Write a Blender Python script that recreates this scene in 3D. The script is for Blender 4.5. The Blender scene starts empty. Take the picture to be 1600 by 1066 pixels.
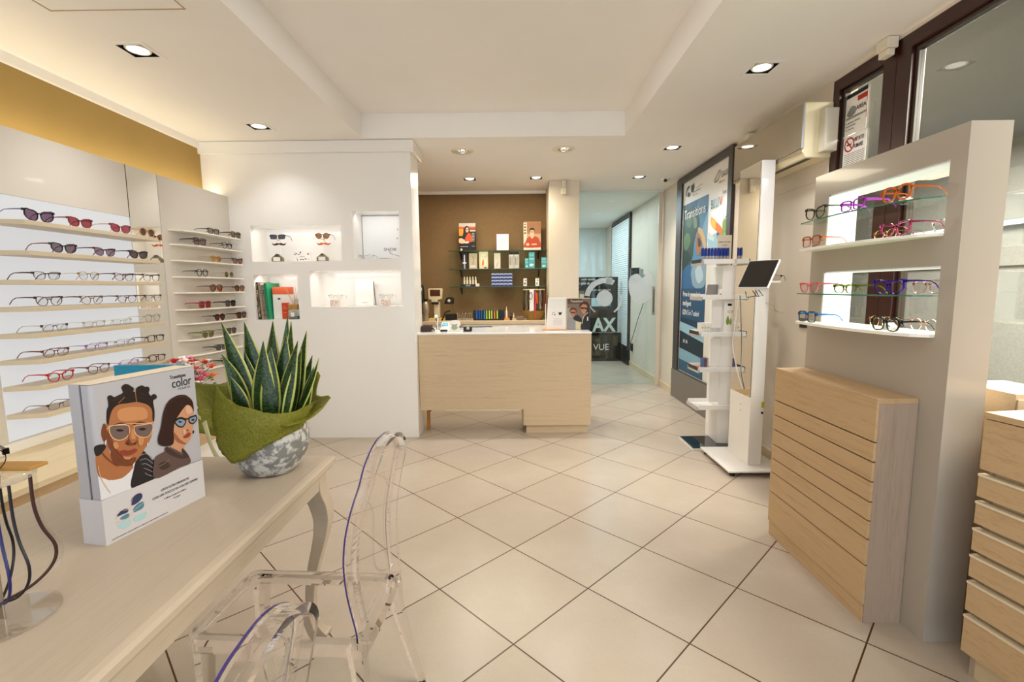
import bpy, bmesh, math, random
from mathutils import Vector, Matrix
from math import sin, cos, pi, radians as R

S = bpy.context.scene
C = S.collection
rnd = random.Random(7)

# ---------------------------------------------------------------- camera, world, light, exposure
cam = bpy.data.objects.new('camera', bpy.data.cameras.new('camera'))
C.objects.link(cam); S.camera = cam
cam.data.sensor_width = 36; cam.data.lens = 739.4 / 1600 * 36
cam.data.clip_start = .02; cam.data.clip_end = 200
YAW, PIT, ROL = -.0073, .1117, -.0092
_f = Vector((sin(YAW)*cos(PIT), cos(YAW)*cos(PIT), -sin(PIT))); _r = Vector((cos(YAW), -sin(YAW), 0)); _u = _r.cross(_f)
_r2 = cos(ROL)*_r + sin(ROL)*_u; _u2 = -sin(ROL)*_r + cos(ROL)*_u
cam.matrix_world = Matrix(((_r2.x, _u2.x, -_f.x, 0), (_r2.y, _u2.y, -_f.y, 0), (_r2.z, _u2.z, -_f.z, 1.426), (0, 0, 0, 1)))
S.view_settings.view_transform = 'Standard'; S.view_settings.look = 'None'
S.view_settings.exposure = 0.56; S.view_settings.gamma = 1; S.view_settings.use_curve_mapping = False
S.cycles.max_bounces = 14; S.cycles.transmission_bounces = 14; S.cycles.transparent_max_bounces = 24
S.cycles.diffuse_bounces = 5; S.cycles.glossy_bounces = 6
S.cycles.caustics_reflective = False; S.cycles.caustics_refractive = False
S.cycles.sample_clamp_indirect = 4.0; S.cycles.use_denoising = True; S.cycles.blur_glossy = 1.0

w = bpy.data.worlds.new('daylight'); S.world = w; w.use_nodes = True
w.node_tree.nodes['Background'].inputs[0].default_value = (.86, .93, 1, 1)
w.node_tree.nodes['Background'].inputs[1].default_value = .85

def lamp(name, kind, loc, energy, color, aim=(0, 0, -1), **k):
    d = bpy.data.lights.new(name, kind); o = bpy.data.objects.new(name, d); C.objects.link(o)
    o.location = loc; d.energy = energy; d.color = color
    o.rotation_euler = Vector((0, 0, -1)).rotation_difference(Vector(aim).normalized()).to_euler()
    for a, b in k.items(): setattr(d, a, b)
    return o
WARM = (.98, .98, 1); SOFT = (1, 1, 1)
CEIL = 2.76
# shop front glazing behind the camera: daylight that enters the room
lamp('shopfront_daylight', 'AREA', (-.3, -2.0, 1.35), 42, (.76, .89, 1), (0, 1, .34), shape='RECTANGLE', size=4.6, size_y=2.4)
# ceiling spots: the seven in view and the unseen ones over the camera
SQ = [(-2.09, 2.79), (-2.09, 4.04), (1.535, 3.10), (1.535, 4.77), (1.53, 5.99), (-.545, 6.0), (.27, 5.97)]
for i, (x, y) in enumerate(SQ + [ (-.505, 4.797), (.485, 4.771)]):
    lamp('ceiling_spot_light', 'SPOT', (x, y, CEIL - .03), 7 if i == 6 else 11 if i in (1, 5) else 25 if i in (0, 2) else 46 if i == 4 else 38, WARM, (0, 0, -1), spot_size=R(125), spot_blend=.9, shadow_soft_size=.05)
# LED strips: behind the top of the eyewear wall, inside the niches, in the corridor
lamp('cove_strip_light', 'AREA', (-2.74, 2.6, 2.27), 5, (1, .90, .66), (-.12, 0, 1), shape='RECTANGLE', size=.05, size_y=3.7)
lamp('tray_fill_light', 'AREA', (-.2, 1.9, 2.95), 7, SOFT, (0, 0, -1), shape='RECTANGLE', size=1.9, size_y=3.6)  # added fill across the tray ceiling, no fitting there
for x0, x1, zt, e in ((-2.44, -1.6, 2.0, .72), (-1.49, -1.06, 2.12, .25), (-2.44, -2.03, 1.55, .5), (-1.91, -1.06, 1.58, .72)):
    lamp('niche_strip_light', 'AREA', ((x0+x1)/2, 4.50, zt), e, (1, .98, .95), (0, .45, -1), shape='RECTANGLE', size=(x1-x0)*.9, size_y=.04)
for zt in (1.875, 1.485):
    lamp('display_strip_light', 'AREA', (1.695, 2.17, zt), .5, (1, .99, .97), (0, 0, -1), shape='RECTANGLE', size=.10, size_y=.62)
lamp('corridor_light', 'AREA', (.6, 8.6, 2.74), 62, (.86, .93, 1), (0, 0, -1), shape='RECTANGLE', size=2.2, size_y=3.0)
lamp('nook_fill_light', 'AREA', (-.3, 5.75, 2.7), 20, (1, .9, .66), (0, 0, -1), shape='RECTANGLE', size=1.2, size_y=.6)  # added overhead fill for the nook floor, besides its spotlights
lamp('portico_fill_light', 'AREA', (3.6, 3.0, 2.9), 900, (.92, .90, .86), (0, 0, -1), shape='RECTANGLE', size=1.6, size_y=6)  # added area light to brighten the passage outside the windows

# ---------------------------------------------------------------- materials
M = {}
def mat(name, col, rough=.5, metal=0, emit=0, trans=0, ior=1.45, alpha=1, coat=0, spec=.5, dim=1):
    if name in M: return M[name]
    m = bpy.data.materials.new(name); m.use_nodes = True
    p = m.node_tree.nodes['Principled BSDF']; i = p.inputs
    if isinstance(col, str): col = hexc(col)
    ecol = col
    if emit: col = tuple(c*dim for c in col)
    i['Base Color'].default_value = (*col, 1); i['Roughness'].default_value = rough; i['Metallic'].default_value = metal
    i['IOR'].default_value = ior; i['Transmission Weight'].default_value = trans; i['Alpha'].default_value = alpha
    i['Coat Weight'].default_value = coat; i['Coat Roughness'].default_value = .04; i['Specular IOR Level'].default_value = spec
    if emit: i['Emission Color'].default_value = (*ecol, 1); i['Emission Strength'].default_value = emit
    M[name] = m; return m
def hexc(h):
    c = [int(h[i:i+2], 16)/255 for i in (0, 2, 4)]
    return tuple(v/12.92 if v <= .04045 else ((v+.055)/1.055)**2.4 for v in c)
def nd(m, t, **k):
    n = m.node_tree.nodes.new(t)
    for a, b in k.items(): setattr(n, a, b)
    return n
def ln(m, a, b): m.node_tree.links.new(a, b)
def coords(m, scale=(1, 1, 1), rot=(0, 0, 0), kind='Object', world=False):
    if world:
        g = nd(m, 'ShaderNodeNewGeometry'); o = g.outputs['Position']
    else:
        g = nd(m, 'ShaderNodeTexCoord'); o = g.outputs[kind]
    mp = nd(m, 'ShaderNodeMapping'); mp.inputs['Scale'].default_value = scale; mp.inputs['Rotation'].default_value = rot
    ln(m, o, mp.inputs['Vector']); return mp.outputs[0]
def ramp(m, fac, stops):
    r = nd(m, 'ShaderNodeValToRGB'); e = r.color_ramp.elements
    while len(e) < len(stops): e.new(.5)
    for q, (p, c) in zip(e, stops): q.position = p; q.color = (*(hexc(c) if isinstance(c, str) else c), 1)
    ln(m, fac, r.inputs[0]); return r.outputs[0]
def noise(m, vec, scale, detail=4, rough=.5, dist=0):
    n = nd(m, 'ShaderNodeTexNoise'); n.inputs['Scale'].default_value = scale; n.inputs['Detail'].default_value = detail
    n.inputs['Roughness'].default_value = rough; n.inputs['Distortion'].default_value = dist
    ln(m, vec, n.inputs['Vector']); return n.outputs['Fac']
def bump(m, h, strength, dist=.01):
    b = nd(m, 'ShaderNodeBump'); b.inputs['Strength'].default_value = strength; b.inputs['Distance'].default_value = dist
    ln(m, h, b.inputs['Height']); ln(m, b.outputs[0], m.node_tree.nodes['Principled BSDF'].inputs['Normal'])
def base(m, sock): ln(m, sock, m.node_tree.nodes['Principled BSDF'].inputs['Base Color'])
def wood(name, a, b, axis='x', rough=.5):
    """pale brushed oak, grain running along the given world axis"""
    m = mat(name, a, rough, spec=.3)
    sc = {'x': (1.2, 30, 30), 'y': (30, 1.2, 30), 'z': (30, 30, 1.2)}[axis]
    v = coords(m, sc, world=True); n = noise(m, v, 1.6, 6, .65, .6)
    v2 = coords(m, tuple(s*5 for s in sc), world=True); n2 = noise(m, v2, 2.0, 3, .6)
    mx = nd(m, 'ShaderNodeMix'); mx.inputs[0].default_value = .45; ln(m, n, mx.inputs[2]); ln(m, n2, mx.inputs[3])
    base(m, ramp(m, mx.outputs[0], [(.25, b), (.5, a), (.75, a)])); bump(m, mx.outputs[0], .15, .003); return m
def mottled(name, a, b, scale, rough=.5, bmp=0, lo=.4, hi=.6, **k):
    m = mat(name, a, rough, **k); v = coords(m); n = noise(m, v, scale, 6, .6)
    base(m, ramp(m, n, [(lo, a), (hi, b)]))
    if bmp: bump(m, n, bmp)
    return m
def metal(name, col, rough=.25): return mat(name, col, rough, metal=1)

wall_m = mottled('wall_paint', 'dcd0be', 'd8cbb8', 3, .6, lo=.3, hi=.7)
lacquer = mat('cream_lacquer', 'f3efe9', .18, spec=.4, coat=.25)
ceil_m = mottled('ceiling_paint', 'f7f2ec', 'f4efe7', 2, .8, lo=.3, hi=.7)
tan = mottled('tan_paint', 'a98b50', 'a5874c', 4, .75, .05, lo=.3, hi=.7)
tan2 = mottled('taupe_paint', '866a48', '816543', 30, .8, .0, lo=.3, hi=.7)
oak = wood('oak_x', 'cfb898', 'b39a7a', 'x'); oak_y = wood('oak_y', 'c4a47c', 'a5855c', 'y'); oak_z = wood('oak_z', 'ad9784', '93806f', 'z')
oak_w = wood('oak_warm_y', 'e6d3ae', 'd2ba92', 'y')
paint_w = wood('brushed_white_paint', 'bdac98', 'b19f8b', 'y', .4)
panel_l = mat('panel_lacquer', 'd6cec2', .2, spec=.4, coat=.25)
pier_l = mat('beige_lacquer', 'b0a597', .16, spec=.4, coat=.3)
white = mat('white_satin', 'f1ece4', .35); white_g = mat('white_gloss', 'f4f1ec', .12, coat=.3)
black = mat('black_satin', '0d0b0b', .35); black_g = mat('black_gloss', '060606', .05, coat=.5)
dkmetal = mat('brown_painted_frame', '33130b', .28, spec=.6); grymetal = mat('grey_painted_frame', '453d34', .4)
chrome = metal('chrome', 'e6e2dc', .12); steel = metal('brushed_steel', 'b9b2a8', .3); gold = metal('gold_wire', 'd2a355', .25)
mirror = metal('mirror_glass', 'e4dfd4', .01)
light_panel = mat('backlit_acrylic', (.8, .8, .8), .5, emit=.51, dim=.15)
lampface = mat('lamp_face', (1, .97, .92), .5, emit=3)
def glassy(name, col, ior=1.45, rough=0):
    """thin glazing: mostly see through, with a mirror sheen at the surface"""
    m = bpy.data.materials.new(name); m.use_nodes = True; t = m.node_tree; t.nodes.clear()
    out = nd(m, 'ShaderNodeOutputMaterial'); tr = nd(m, 'ShaderNodeBsdfTransparent'); gl = nd(m, 'ShaderNodeBsdfGlossy'); mx = nd(m, 'ShaderNodeMixShader'); lw = nd(m, 'ShaderNodeLayerWeight'); pw = nd(m, 'ShaderNodeMath', operation='POWER'); fr = nd(m, 'ShaderNodeMath', operation='MULTIPLY_ADD')
    tr.inputs[0].default_value = (*(hexc(col) if isinstance(col, str) else col), 1); gl.inputs['Roughness'].default_value = rough; gl.inputs[0].default_value = (1, 1, 1, 1)
    lw.inputs[0].default_value = .5; pw.inputs[1].default_value = 4.5; ln(m, lw.outputs['Facing'], pw.inputs[0]); ln(m, pw.outputs[0], fr.inputs[0])
    f0 = ((ior-1)/(ior+1))**2; fr.inputs[1].default_value = .9-f0; fr.inputs[2].default_value = f0
    ln(m, fr.outputs[0], mx.inputs[0]); ln(m, tr.outputs[0], mx.inputs[1]); ln(m, gl.outputs[0], mx.inputs[2]); ln(m, mx.outputs[0], out.inputs[0])
    M[name] = m; return m
pane = glassy('window_glass', 'f0efea'); pane_c = glassy('cyan_door_glass', 'f0fafb', 1.4); pane_g = glassy('green_shelf_glass', 'e8f5ee', 1.5)
edge_g = mat('green_glass_edge', '4f8f74', .1, trans=.35)
acryl = glassy('clear_acrylic', 'faf9f8', 1.65)
poly = mat('clear_polycarbonate', (.99, .975, .985), .0, trans=1, ior=1.13)
poly_edge = mat('violet_polycarbonate_edge', '5d4a96', .08, trans=.45, ior=1.3)
def ink(h): return mat('print_' + h, h, .45)

# floor: 50 cm cream tiles laid diagonally, 6 mm brown joints
def floor_mat(name, tones, joint):
    m = mat(name, 'c9bba6', .28, spec=.35)
    g = nd(m, 'ShaderNodeNewGeometry'); mp = nd(m, 'ShaderNodeMapping'); mp.vector_type = 'POINT'
    a = R(-45); X0, Y0 = -.018, 1.757
    mp.inputs['Rotation'].default_value = (0, 0, a)
    mp.inputs['Location'].default_value = (-(X0*cos(a)-Y0*sin(a)) + 50, -(X0*sin(a)+Y0*cos(a)) + 50, 0)
    ln(m, g.outputs['Position'], mp.inputs[0])
    sp = nd(m, 'ShaderNodeSeparateXYZ'); ln(m, mp.outputs[0], sp.inputs[0])
    def M2(op, a_, b_=None):
        n = nd(m, 'ShaderNodeMath', operation=op)
        for i, v in enumerate((a_, b_)):
            if v is None: continue
            if isinstance(v, (int, float)): n.inputs[i].default_value = v
            else: ln(m, v, n.inputs[i])
        return n.outputs[0]
    ds, ids = [], []
    for k in (0, 1):
        q = M2('DIVIDE', sp.outputs[k], .5); fr = M2('FRACT', q); ids.append(M2('FLOOR', q))
        ds.append(M2('MINIMUM', fr, M2('SUBTRACT', 1, fr)))
    d = M2('MINIMUM', ds[0], ds[1]); tile = M2('GREATER_THAN', d, .0062)
    cb = nd(m, 'ShaderNodeCombineXYZ'); ln(m, ids[0], cb.inputs[0]); ln(m, ids[1], cb.inputs[1])
    wn = nd(m, 'ShaderNodeTexWhiteNoise'); ln(m, cb.outputs[0], wn.inputs[0])
    off = nd(m, 'ShaderNodeVectorMath', operation='ADD'); sc = nd(m, 'ShaderNodeVectorMath', operation='SCALE'); sc.inputs['Scale'].default_value = 7
    ln(m, wn.outputs['Color'], sc.inputs[0]); ln(m, g.outputs['Position'], off.inputs[0]); ln(m, sc.outputs[0], off.inputs[1])
    n = noise(m, off.outputs[0], 2.2, 7, .62)
    n2 = noise(m, off.outputs[0], 90, 3, .6)
    c = ramp(m, n, [(.3, tones[0]), (.55, tones[1]), (.75, tones[2])])
    c2 = nd(m, 'ShaderNodeMix', data_type='RGBA', blend_type='MULTIPLY'); c2.inputs[0].default_value = .08
    ln(m, c, c2.inputs[6]); ln(m, ramp(m, n2, [(.42, (.72, .66, .55)), (.55, (1, 1, 1))]), c2.inputs[7])
    mx = nd(m, 'ShaderNodeMix', data_type='RGBA'); ln(m, tile, mx.inputs[0]); mx.inputs[6].default_value = (*hexc(joint), 1); ln(m, c2.outputs[2], mx.inputs[7])
    base(m, mx.outputs[2]); bump(m, tile, .4, .002); return m
floor_m = floor_mat('cream_floor_tiles', ('b3a491', 'baab99', 'c1b4a2'), '4a2a10')

# ---------------------------------------------------------------- mesh helpers
class B:
    """collects shapes in world (or prototype) coordinates; obj() links them as one mesh"""
    def __init__(s): s.b = bmesh.new(); s.mi = 0
    def _f(s, vs):
        try: f = s.b.faces.new(vs); f.material_index = s.mi; return f
        except ValueError: return None
    def mat(s, i): s.mi = i; return s
    def box(s, x0, y0, z0, x1, y1, z1, T=None):
        P = [Vector((x, y, z)) for z in (z0, z1) for y in (y0, y1) for x in (x0, x1)]
        if T: P = [T @ p for p in P]
        v = [s.b.verts.new(p) for p in P]
        for q in ((0, 2, 3, 1), (4, 5, 7, 6), (0, 1, 5, 4), (2, 6, 7, 3), (0, 4, 6, 2), (1, 3, 7, 5)): s._f([v[i] for i in q])
        return s
    def prism(s, pts, d, cap=True):
        """closed outline pts (3-D) pushed along vector d"""
        d = Vector(d); a = [s.b.verts.new(Vector(p)) for p in pts]; c = [s.b.verts.new(Vector(p) + d) for p in pts]; n = len(a)
        if cap: s._f(a[::-1]); s._f(c)
        for i in range(n): s._f([a[i], a[(i+1) % n], c[(i+1) % n], c[i]])
        return s
    def face(s, pts): s._f([s.b.verts.new(Vector(p)) for p in pts]); return s
    def loft(s, rings, close=True, cap=True):
        R_ = [[s.b.verts.new(Vector(p)) for p in r] for r in rings]; n = len(R_[0])
        for a, c in zip(R_, R_[1:]):
            for i in range(n if close else n-1): s._f([a[i], a[(i+1) % n], c[(i+1) % n], c[i]])
        if cap and close: s._f(R_[0][::-1]); s._f(R_[-1])
        return s
    def tube(s, pts, r, seg=8, closed=False, r2=None, flat=1):
        pts = [Vector(p) for p in pts]; n = len(pts); rings = []; up = None
        for i, p in enumerate(pts):
            a = pts[(i-1) % n] if closed or i else pts[i]; c = pts[(i+1) % n] if closed or i < n-1 else pts[i]
            t = (c-a).normalized()
            if up is None: up = Vector((0, 0, 1)) if abs(t.z) < .9 else Vector((1, 0, 0))
            x = t.cross(up).normalized(); y = x.cross(t).normalized(); up = y
            rr = r[i] if isinstance(r, (list, tuple)) else (r if r2 is None else r + (r2-r)*i/(n-1))
            rings.append([p + rr*(cos(2*pi*k/seg)*x + sin(2*pi*k/seg)*y*flat) for k in range(seg)])
        if closed: rings.append(rings[0]); s.loft(rings, cap=False)
        else: s.loft(rings)
        return s
    def cyl(s, p0, p1, r, r2=None, seg=20): return s.tube([p0, p1], [r, r if r2 is None else r2], seg)
    def lathe(s, prof, c, seg=32, cap=True):
        return s.loft([[(c[0]+r*cos(2*pi*k/seg), c[1]+r*sin(2*pi*k/seg), c[2]+z) for k in range(seg)] for r, z in prof], cap=cap)
    def ball(s, c, r, seg=10, sz=1):
        n = max(4, seg//2)
        return s.lathe([(max(1e-4, r*sin(pi*i/n)), -r*sz*cos(pi*i/n)) for i in range(n+1)], c, seg)
    def obj(s, name, m, parent=None, bevel=0, smooth=False, seg=2, weld=True):
        bm = s.b
        if weld: bmesh.ops.remove_doubles(bm, verts=bm.verts, dist=1e-6)
        bmesh.ops.recalc_face_normals(bm, faces=bm.faces)
        me = bpy.data.meshes.new(name); vs = [v.co for v in bm.verts]
        if parent is None:
            o3 = Vector(((min(v.x for v in vs)+max(v.x for v in vs))/2, (min(v.y for v in vs)+max(v.y for v in vs))/2, min(v.z for v in vs)))
        else:
            o3 = Vector(); q = parent
            while q: o3 += q.location; q = q.parent
        for v in bm.verts: v.co -= o3
        bm.to_mesh(me); bm.free()
        if smooth:
            for p in me.polygons: p.use_smooth = True
            try: me.set_sharp_from_angle(angle=R(50))
            except Exception: pass
        for q in (m if isinstance(m, (list, tuple)) else [m]): me.materials.append(q)
        o = bpy.data.objects.new(name, me); C.objects.link(o)
        if parent is None: o.location = o3
        else: o.parent = parent
        if bevel:
            md = o.modifiers.new('bevel', 'BEVEL'); md.width = bevel; md.segments = seg; md.limit_method = 'ANGLE'; md.angle_limit = R(40)
        return o
def tag(o, label=None, cat=None, group=None, kind=None):
    for k, v in (('label', label), ('category', cat), ('group', group), ('kind', kind)):
        if v: o[k] = v
    return o
def thing(name, label, cat, loc, group=None, rz=0):
    o = bpy.data.objects.new(name, None); C.objects.link(o); o.empty_display_size = .05
    o.location = loc; o.rotation_euler[2] = rz; return tag(o, label, cat, group)
def struct(name, b, m, bevel=0, parent=None): return tag(b.obj(name, m, parent, bevel), kind='structure' if parent is None else None)
def copy_tree(o, parent=None):
    c = o.copy(); C.objects.link(c); c.parent = parent
    for ch in list(o.children): copy_tree(ch, c)
    return c
def holed(b, ax, u0, u1, v0, v1, w0, w1, holes):
    """slab with rectangular openings; ax = axis of its thickness, u/v the other two in order"""
    us = sorted({u0, u1, *[h[0] for h in holes], *[h[1] for h in holes]}); vs = sorted({v0, v1, *[h[2] for h in holes], *[h[3] for h in holes]})
    for a, c in zip(us, us[1:]):
        for d, e in zip(vs, vs[1:]):
            if any(h[0]-1e-6 <= a and c <= h[1]+1e-6 and h[2]-1e-6 <= d and e <= h[3]+1e-6 for h in holes): continue
            lo = {'z': (a, d, w0), 'y': (a, w0, d), 'x': (w0, a, d)}[ax]; hi = {'z': (c, e, w1), 'y': (c, w1, e), 'x': (w1, c, e)}[ax]
            b.box(*lo, *hi)
    return b
def smooth_loop(p, n=4, closed=True):
    out = []; N = len(p)
    for i in range(N if closed else N-1):
        a, b_, c, d = (p[(i-1) % N] if closed or i else p[0]), p[i], p[(i+1) % N], (p[(i+2) % N] if closed or i < N-2 else p[-1])
        for k in range(n):
            t = k/n
            out.append(tuple(.5*((2*q1)+(-q0+q2)*t+(2*q0-5*q1+4*q2-q3)*t*t+(-q0+3*q1-3*q2+q3)*t**3) for q0, q1, q2, q3 in zip(a, b_, c, d)))
    if not closed: out.append(tuple(p[-1]))
    return out
def art(name, parent, P0, ux, uy, layers, k=1, off=.0006, step=.00015):
    """flat printed picture lying on a surface: layers (kind, colour, width, points) in metres * 1/k"""
    ux, uy, P0 = Vector(ux).normalized(), Vector(uy).normalized(), Vector(P0); n = ux.cross(uy)
    b = B(); mats = []
    for i, (kind, col, wd, pts) in enumerate(layers):
        m = ink(COL.get(col, col))
        if m not in mats: mats.append(m)
        b.mi = mats.index(m); z = off + i*step
        pts = [(p[0]*k, p[1]*k) for p in pts]
        if kind == 's':
            q = smooth_loop(pts, 4, False); L_, R_ = [], []
            for j, p in enumerate(q):
                a = Vector(q[max(0, j-1)]); c = Vector(q[min(len(q)-1, j+1)]); t = (c-a); t = t.normalized() if t.length else Vector((1, 0)); nn = Vector((-t.y, t.x))*wd/2
                L_.append((p[0]+nn.x, p[1]+nn.y)); R_.append((p[0]-nn.x, p[1]-nn.y))
            for j in range(len(q)-1): b.face([P0 + x*ux + y*uy + z*n for x, y in (R_[j], R_[j+1], L_[j+1], L_[j])])
        else:
            if kind == 'p' and len(pts) > 3: pts = smooth_loop(pts, 4)
            b.face([P0 + x*ux + y*uy + z*n for x, y in pts])
    o3 = Vector(); q = parent
    while q: o3 += q.location; q = q.parent
    bm = b.b
    for f in bm.faces:
        f.normal_update()
        if f.normal.dot(n) < 0: f.normal_flip()
    me = bpy.data.meshes.new(name)
    for v in bm.verts: v.co -= o3
    bm.to_mesh(me); bm.free()
    for m in mats: me.materials.append(m)
    o = bpy.data.objects.new(name, me); C.objects.link(o); o.parent = parent; return o
def rect(x0, y0, x1, y1): return [(x0, y0), (x1, y0), (x1, y1), (x0, y1)]
def text(s, size, P0, ux, uy, m, parent, name='lettering', align='LEFT', ext=.0004, wx=1, shear=0, off=.001, bold=0):
    cu = bpy.data.curves.new(name, 'FONT'); cu.body = s; cu.size = size; cu.align_x = align; cu.extrude = ext; cu.shear = shear; cu.offset = bold
    ux, uy = Vector(ux).normalized(), Vector(uy).normalized(); n = ux.cross(uy)
    o = bpy.data.objects.new(name, cu); C.objects.link(o); cu.materials.append(m)
    P = Vector(P0) + off*n; q = parent; o3 = Vector()
    while q: o3 += q.location; q = q.parent
    P -= o3
    mt = Matrix(((ux.x*wx, uy.x, n.x, P.x), (ux.y*wx, uy.y, n.y, P.y), (ux.z*wx, uy.z, n.z, P.z), (0, 0, 0, 1)))
    me = bpy.data.meshes.new_from_object(o); bpy.data.objects.remove(o); bpy.data.curves.remove(cu)
    me.name = name; o = bpy.data.objects.new(name, me); C.objects.link(o)
    if not me.materials: me.materials.append(m)
    o.parent = parent; o.matrix_local = mt; return o
COL = dict(eye='1a1414', earr='c9c4c0', hairL='4a2c24', face2L='d0a083', coat2L='8a7066', skin='a5673f', skinD='6f3a20', skinL='c08455', tee='d9d6da', coat='1f191d', coatL='8f8a90', hair='1c0d0b', lensG='6a5650', gold='dcae86', lip='8a3a2a',
           face2='c08a6a', face2D='96583c', hair2='2b0f0b', coat2='5c4640', coat2D='3f2c28', lensB='7f8ea0', ink='14110f', lensN='2c3558', lensT='4f7f92', lensC='a9c8cc')
E3, F3 = (1, 0, 0), (0, 0, 1)
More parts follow.
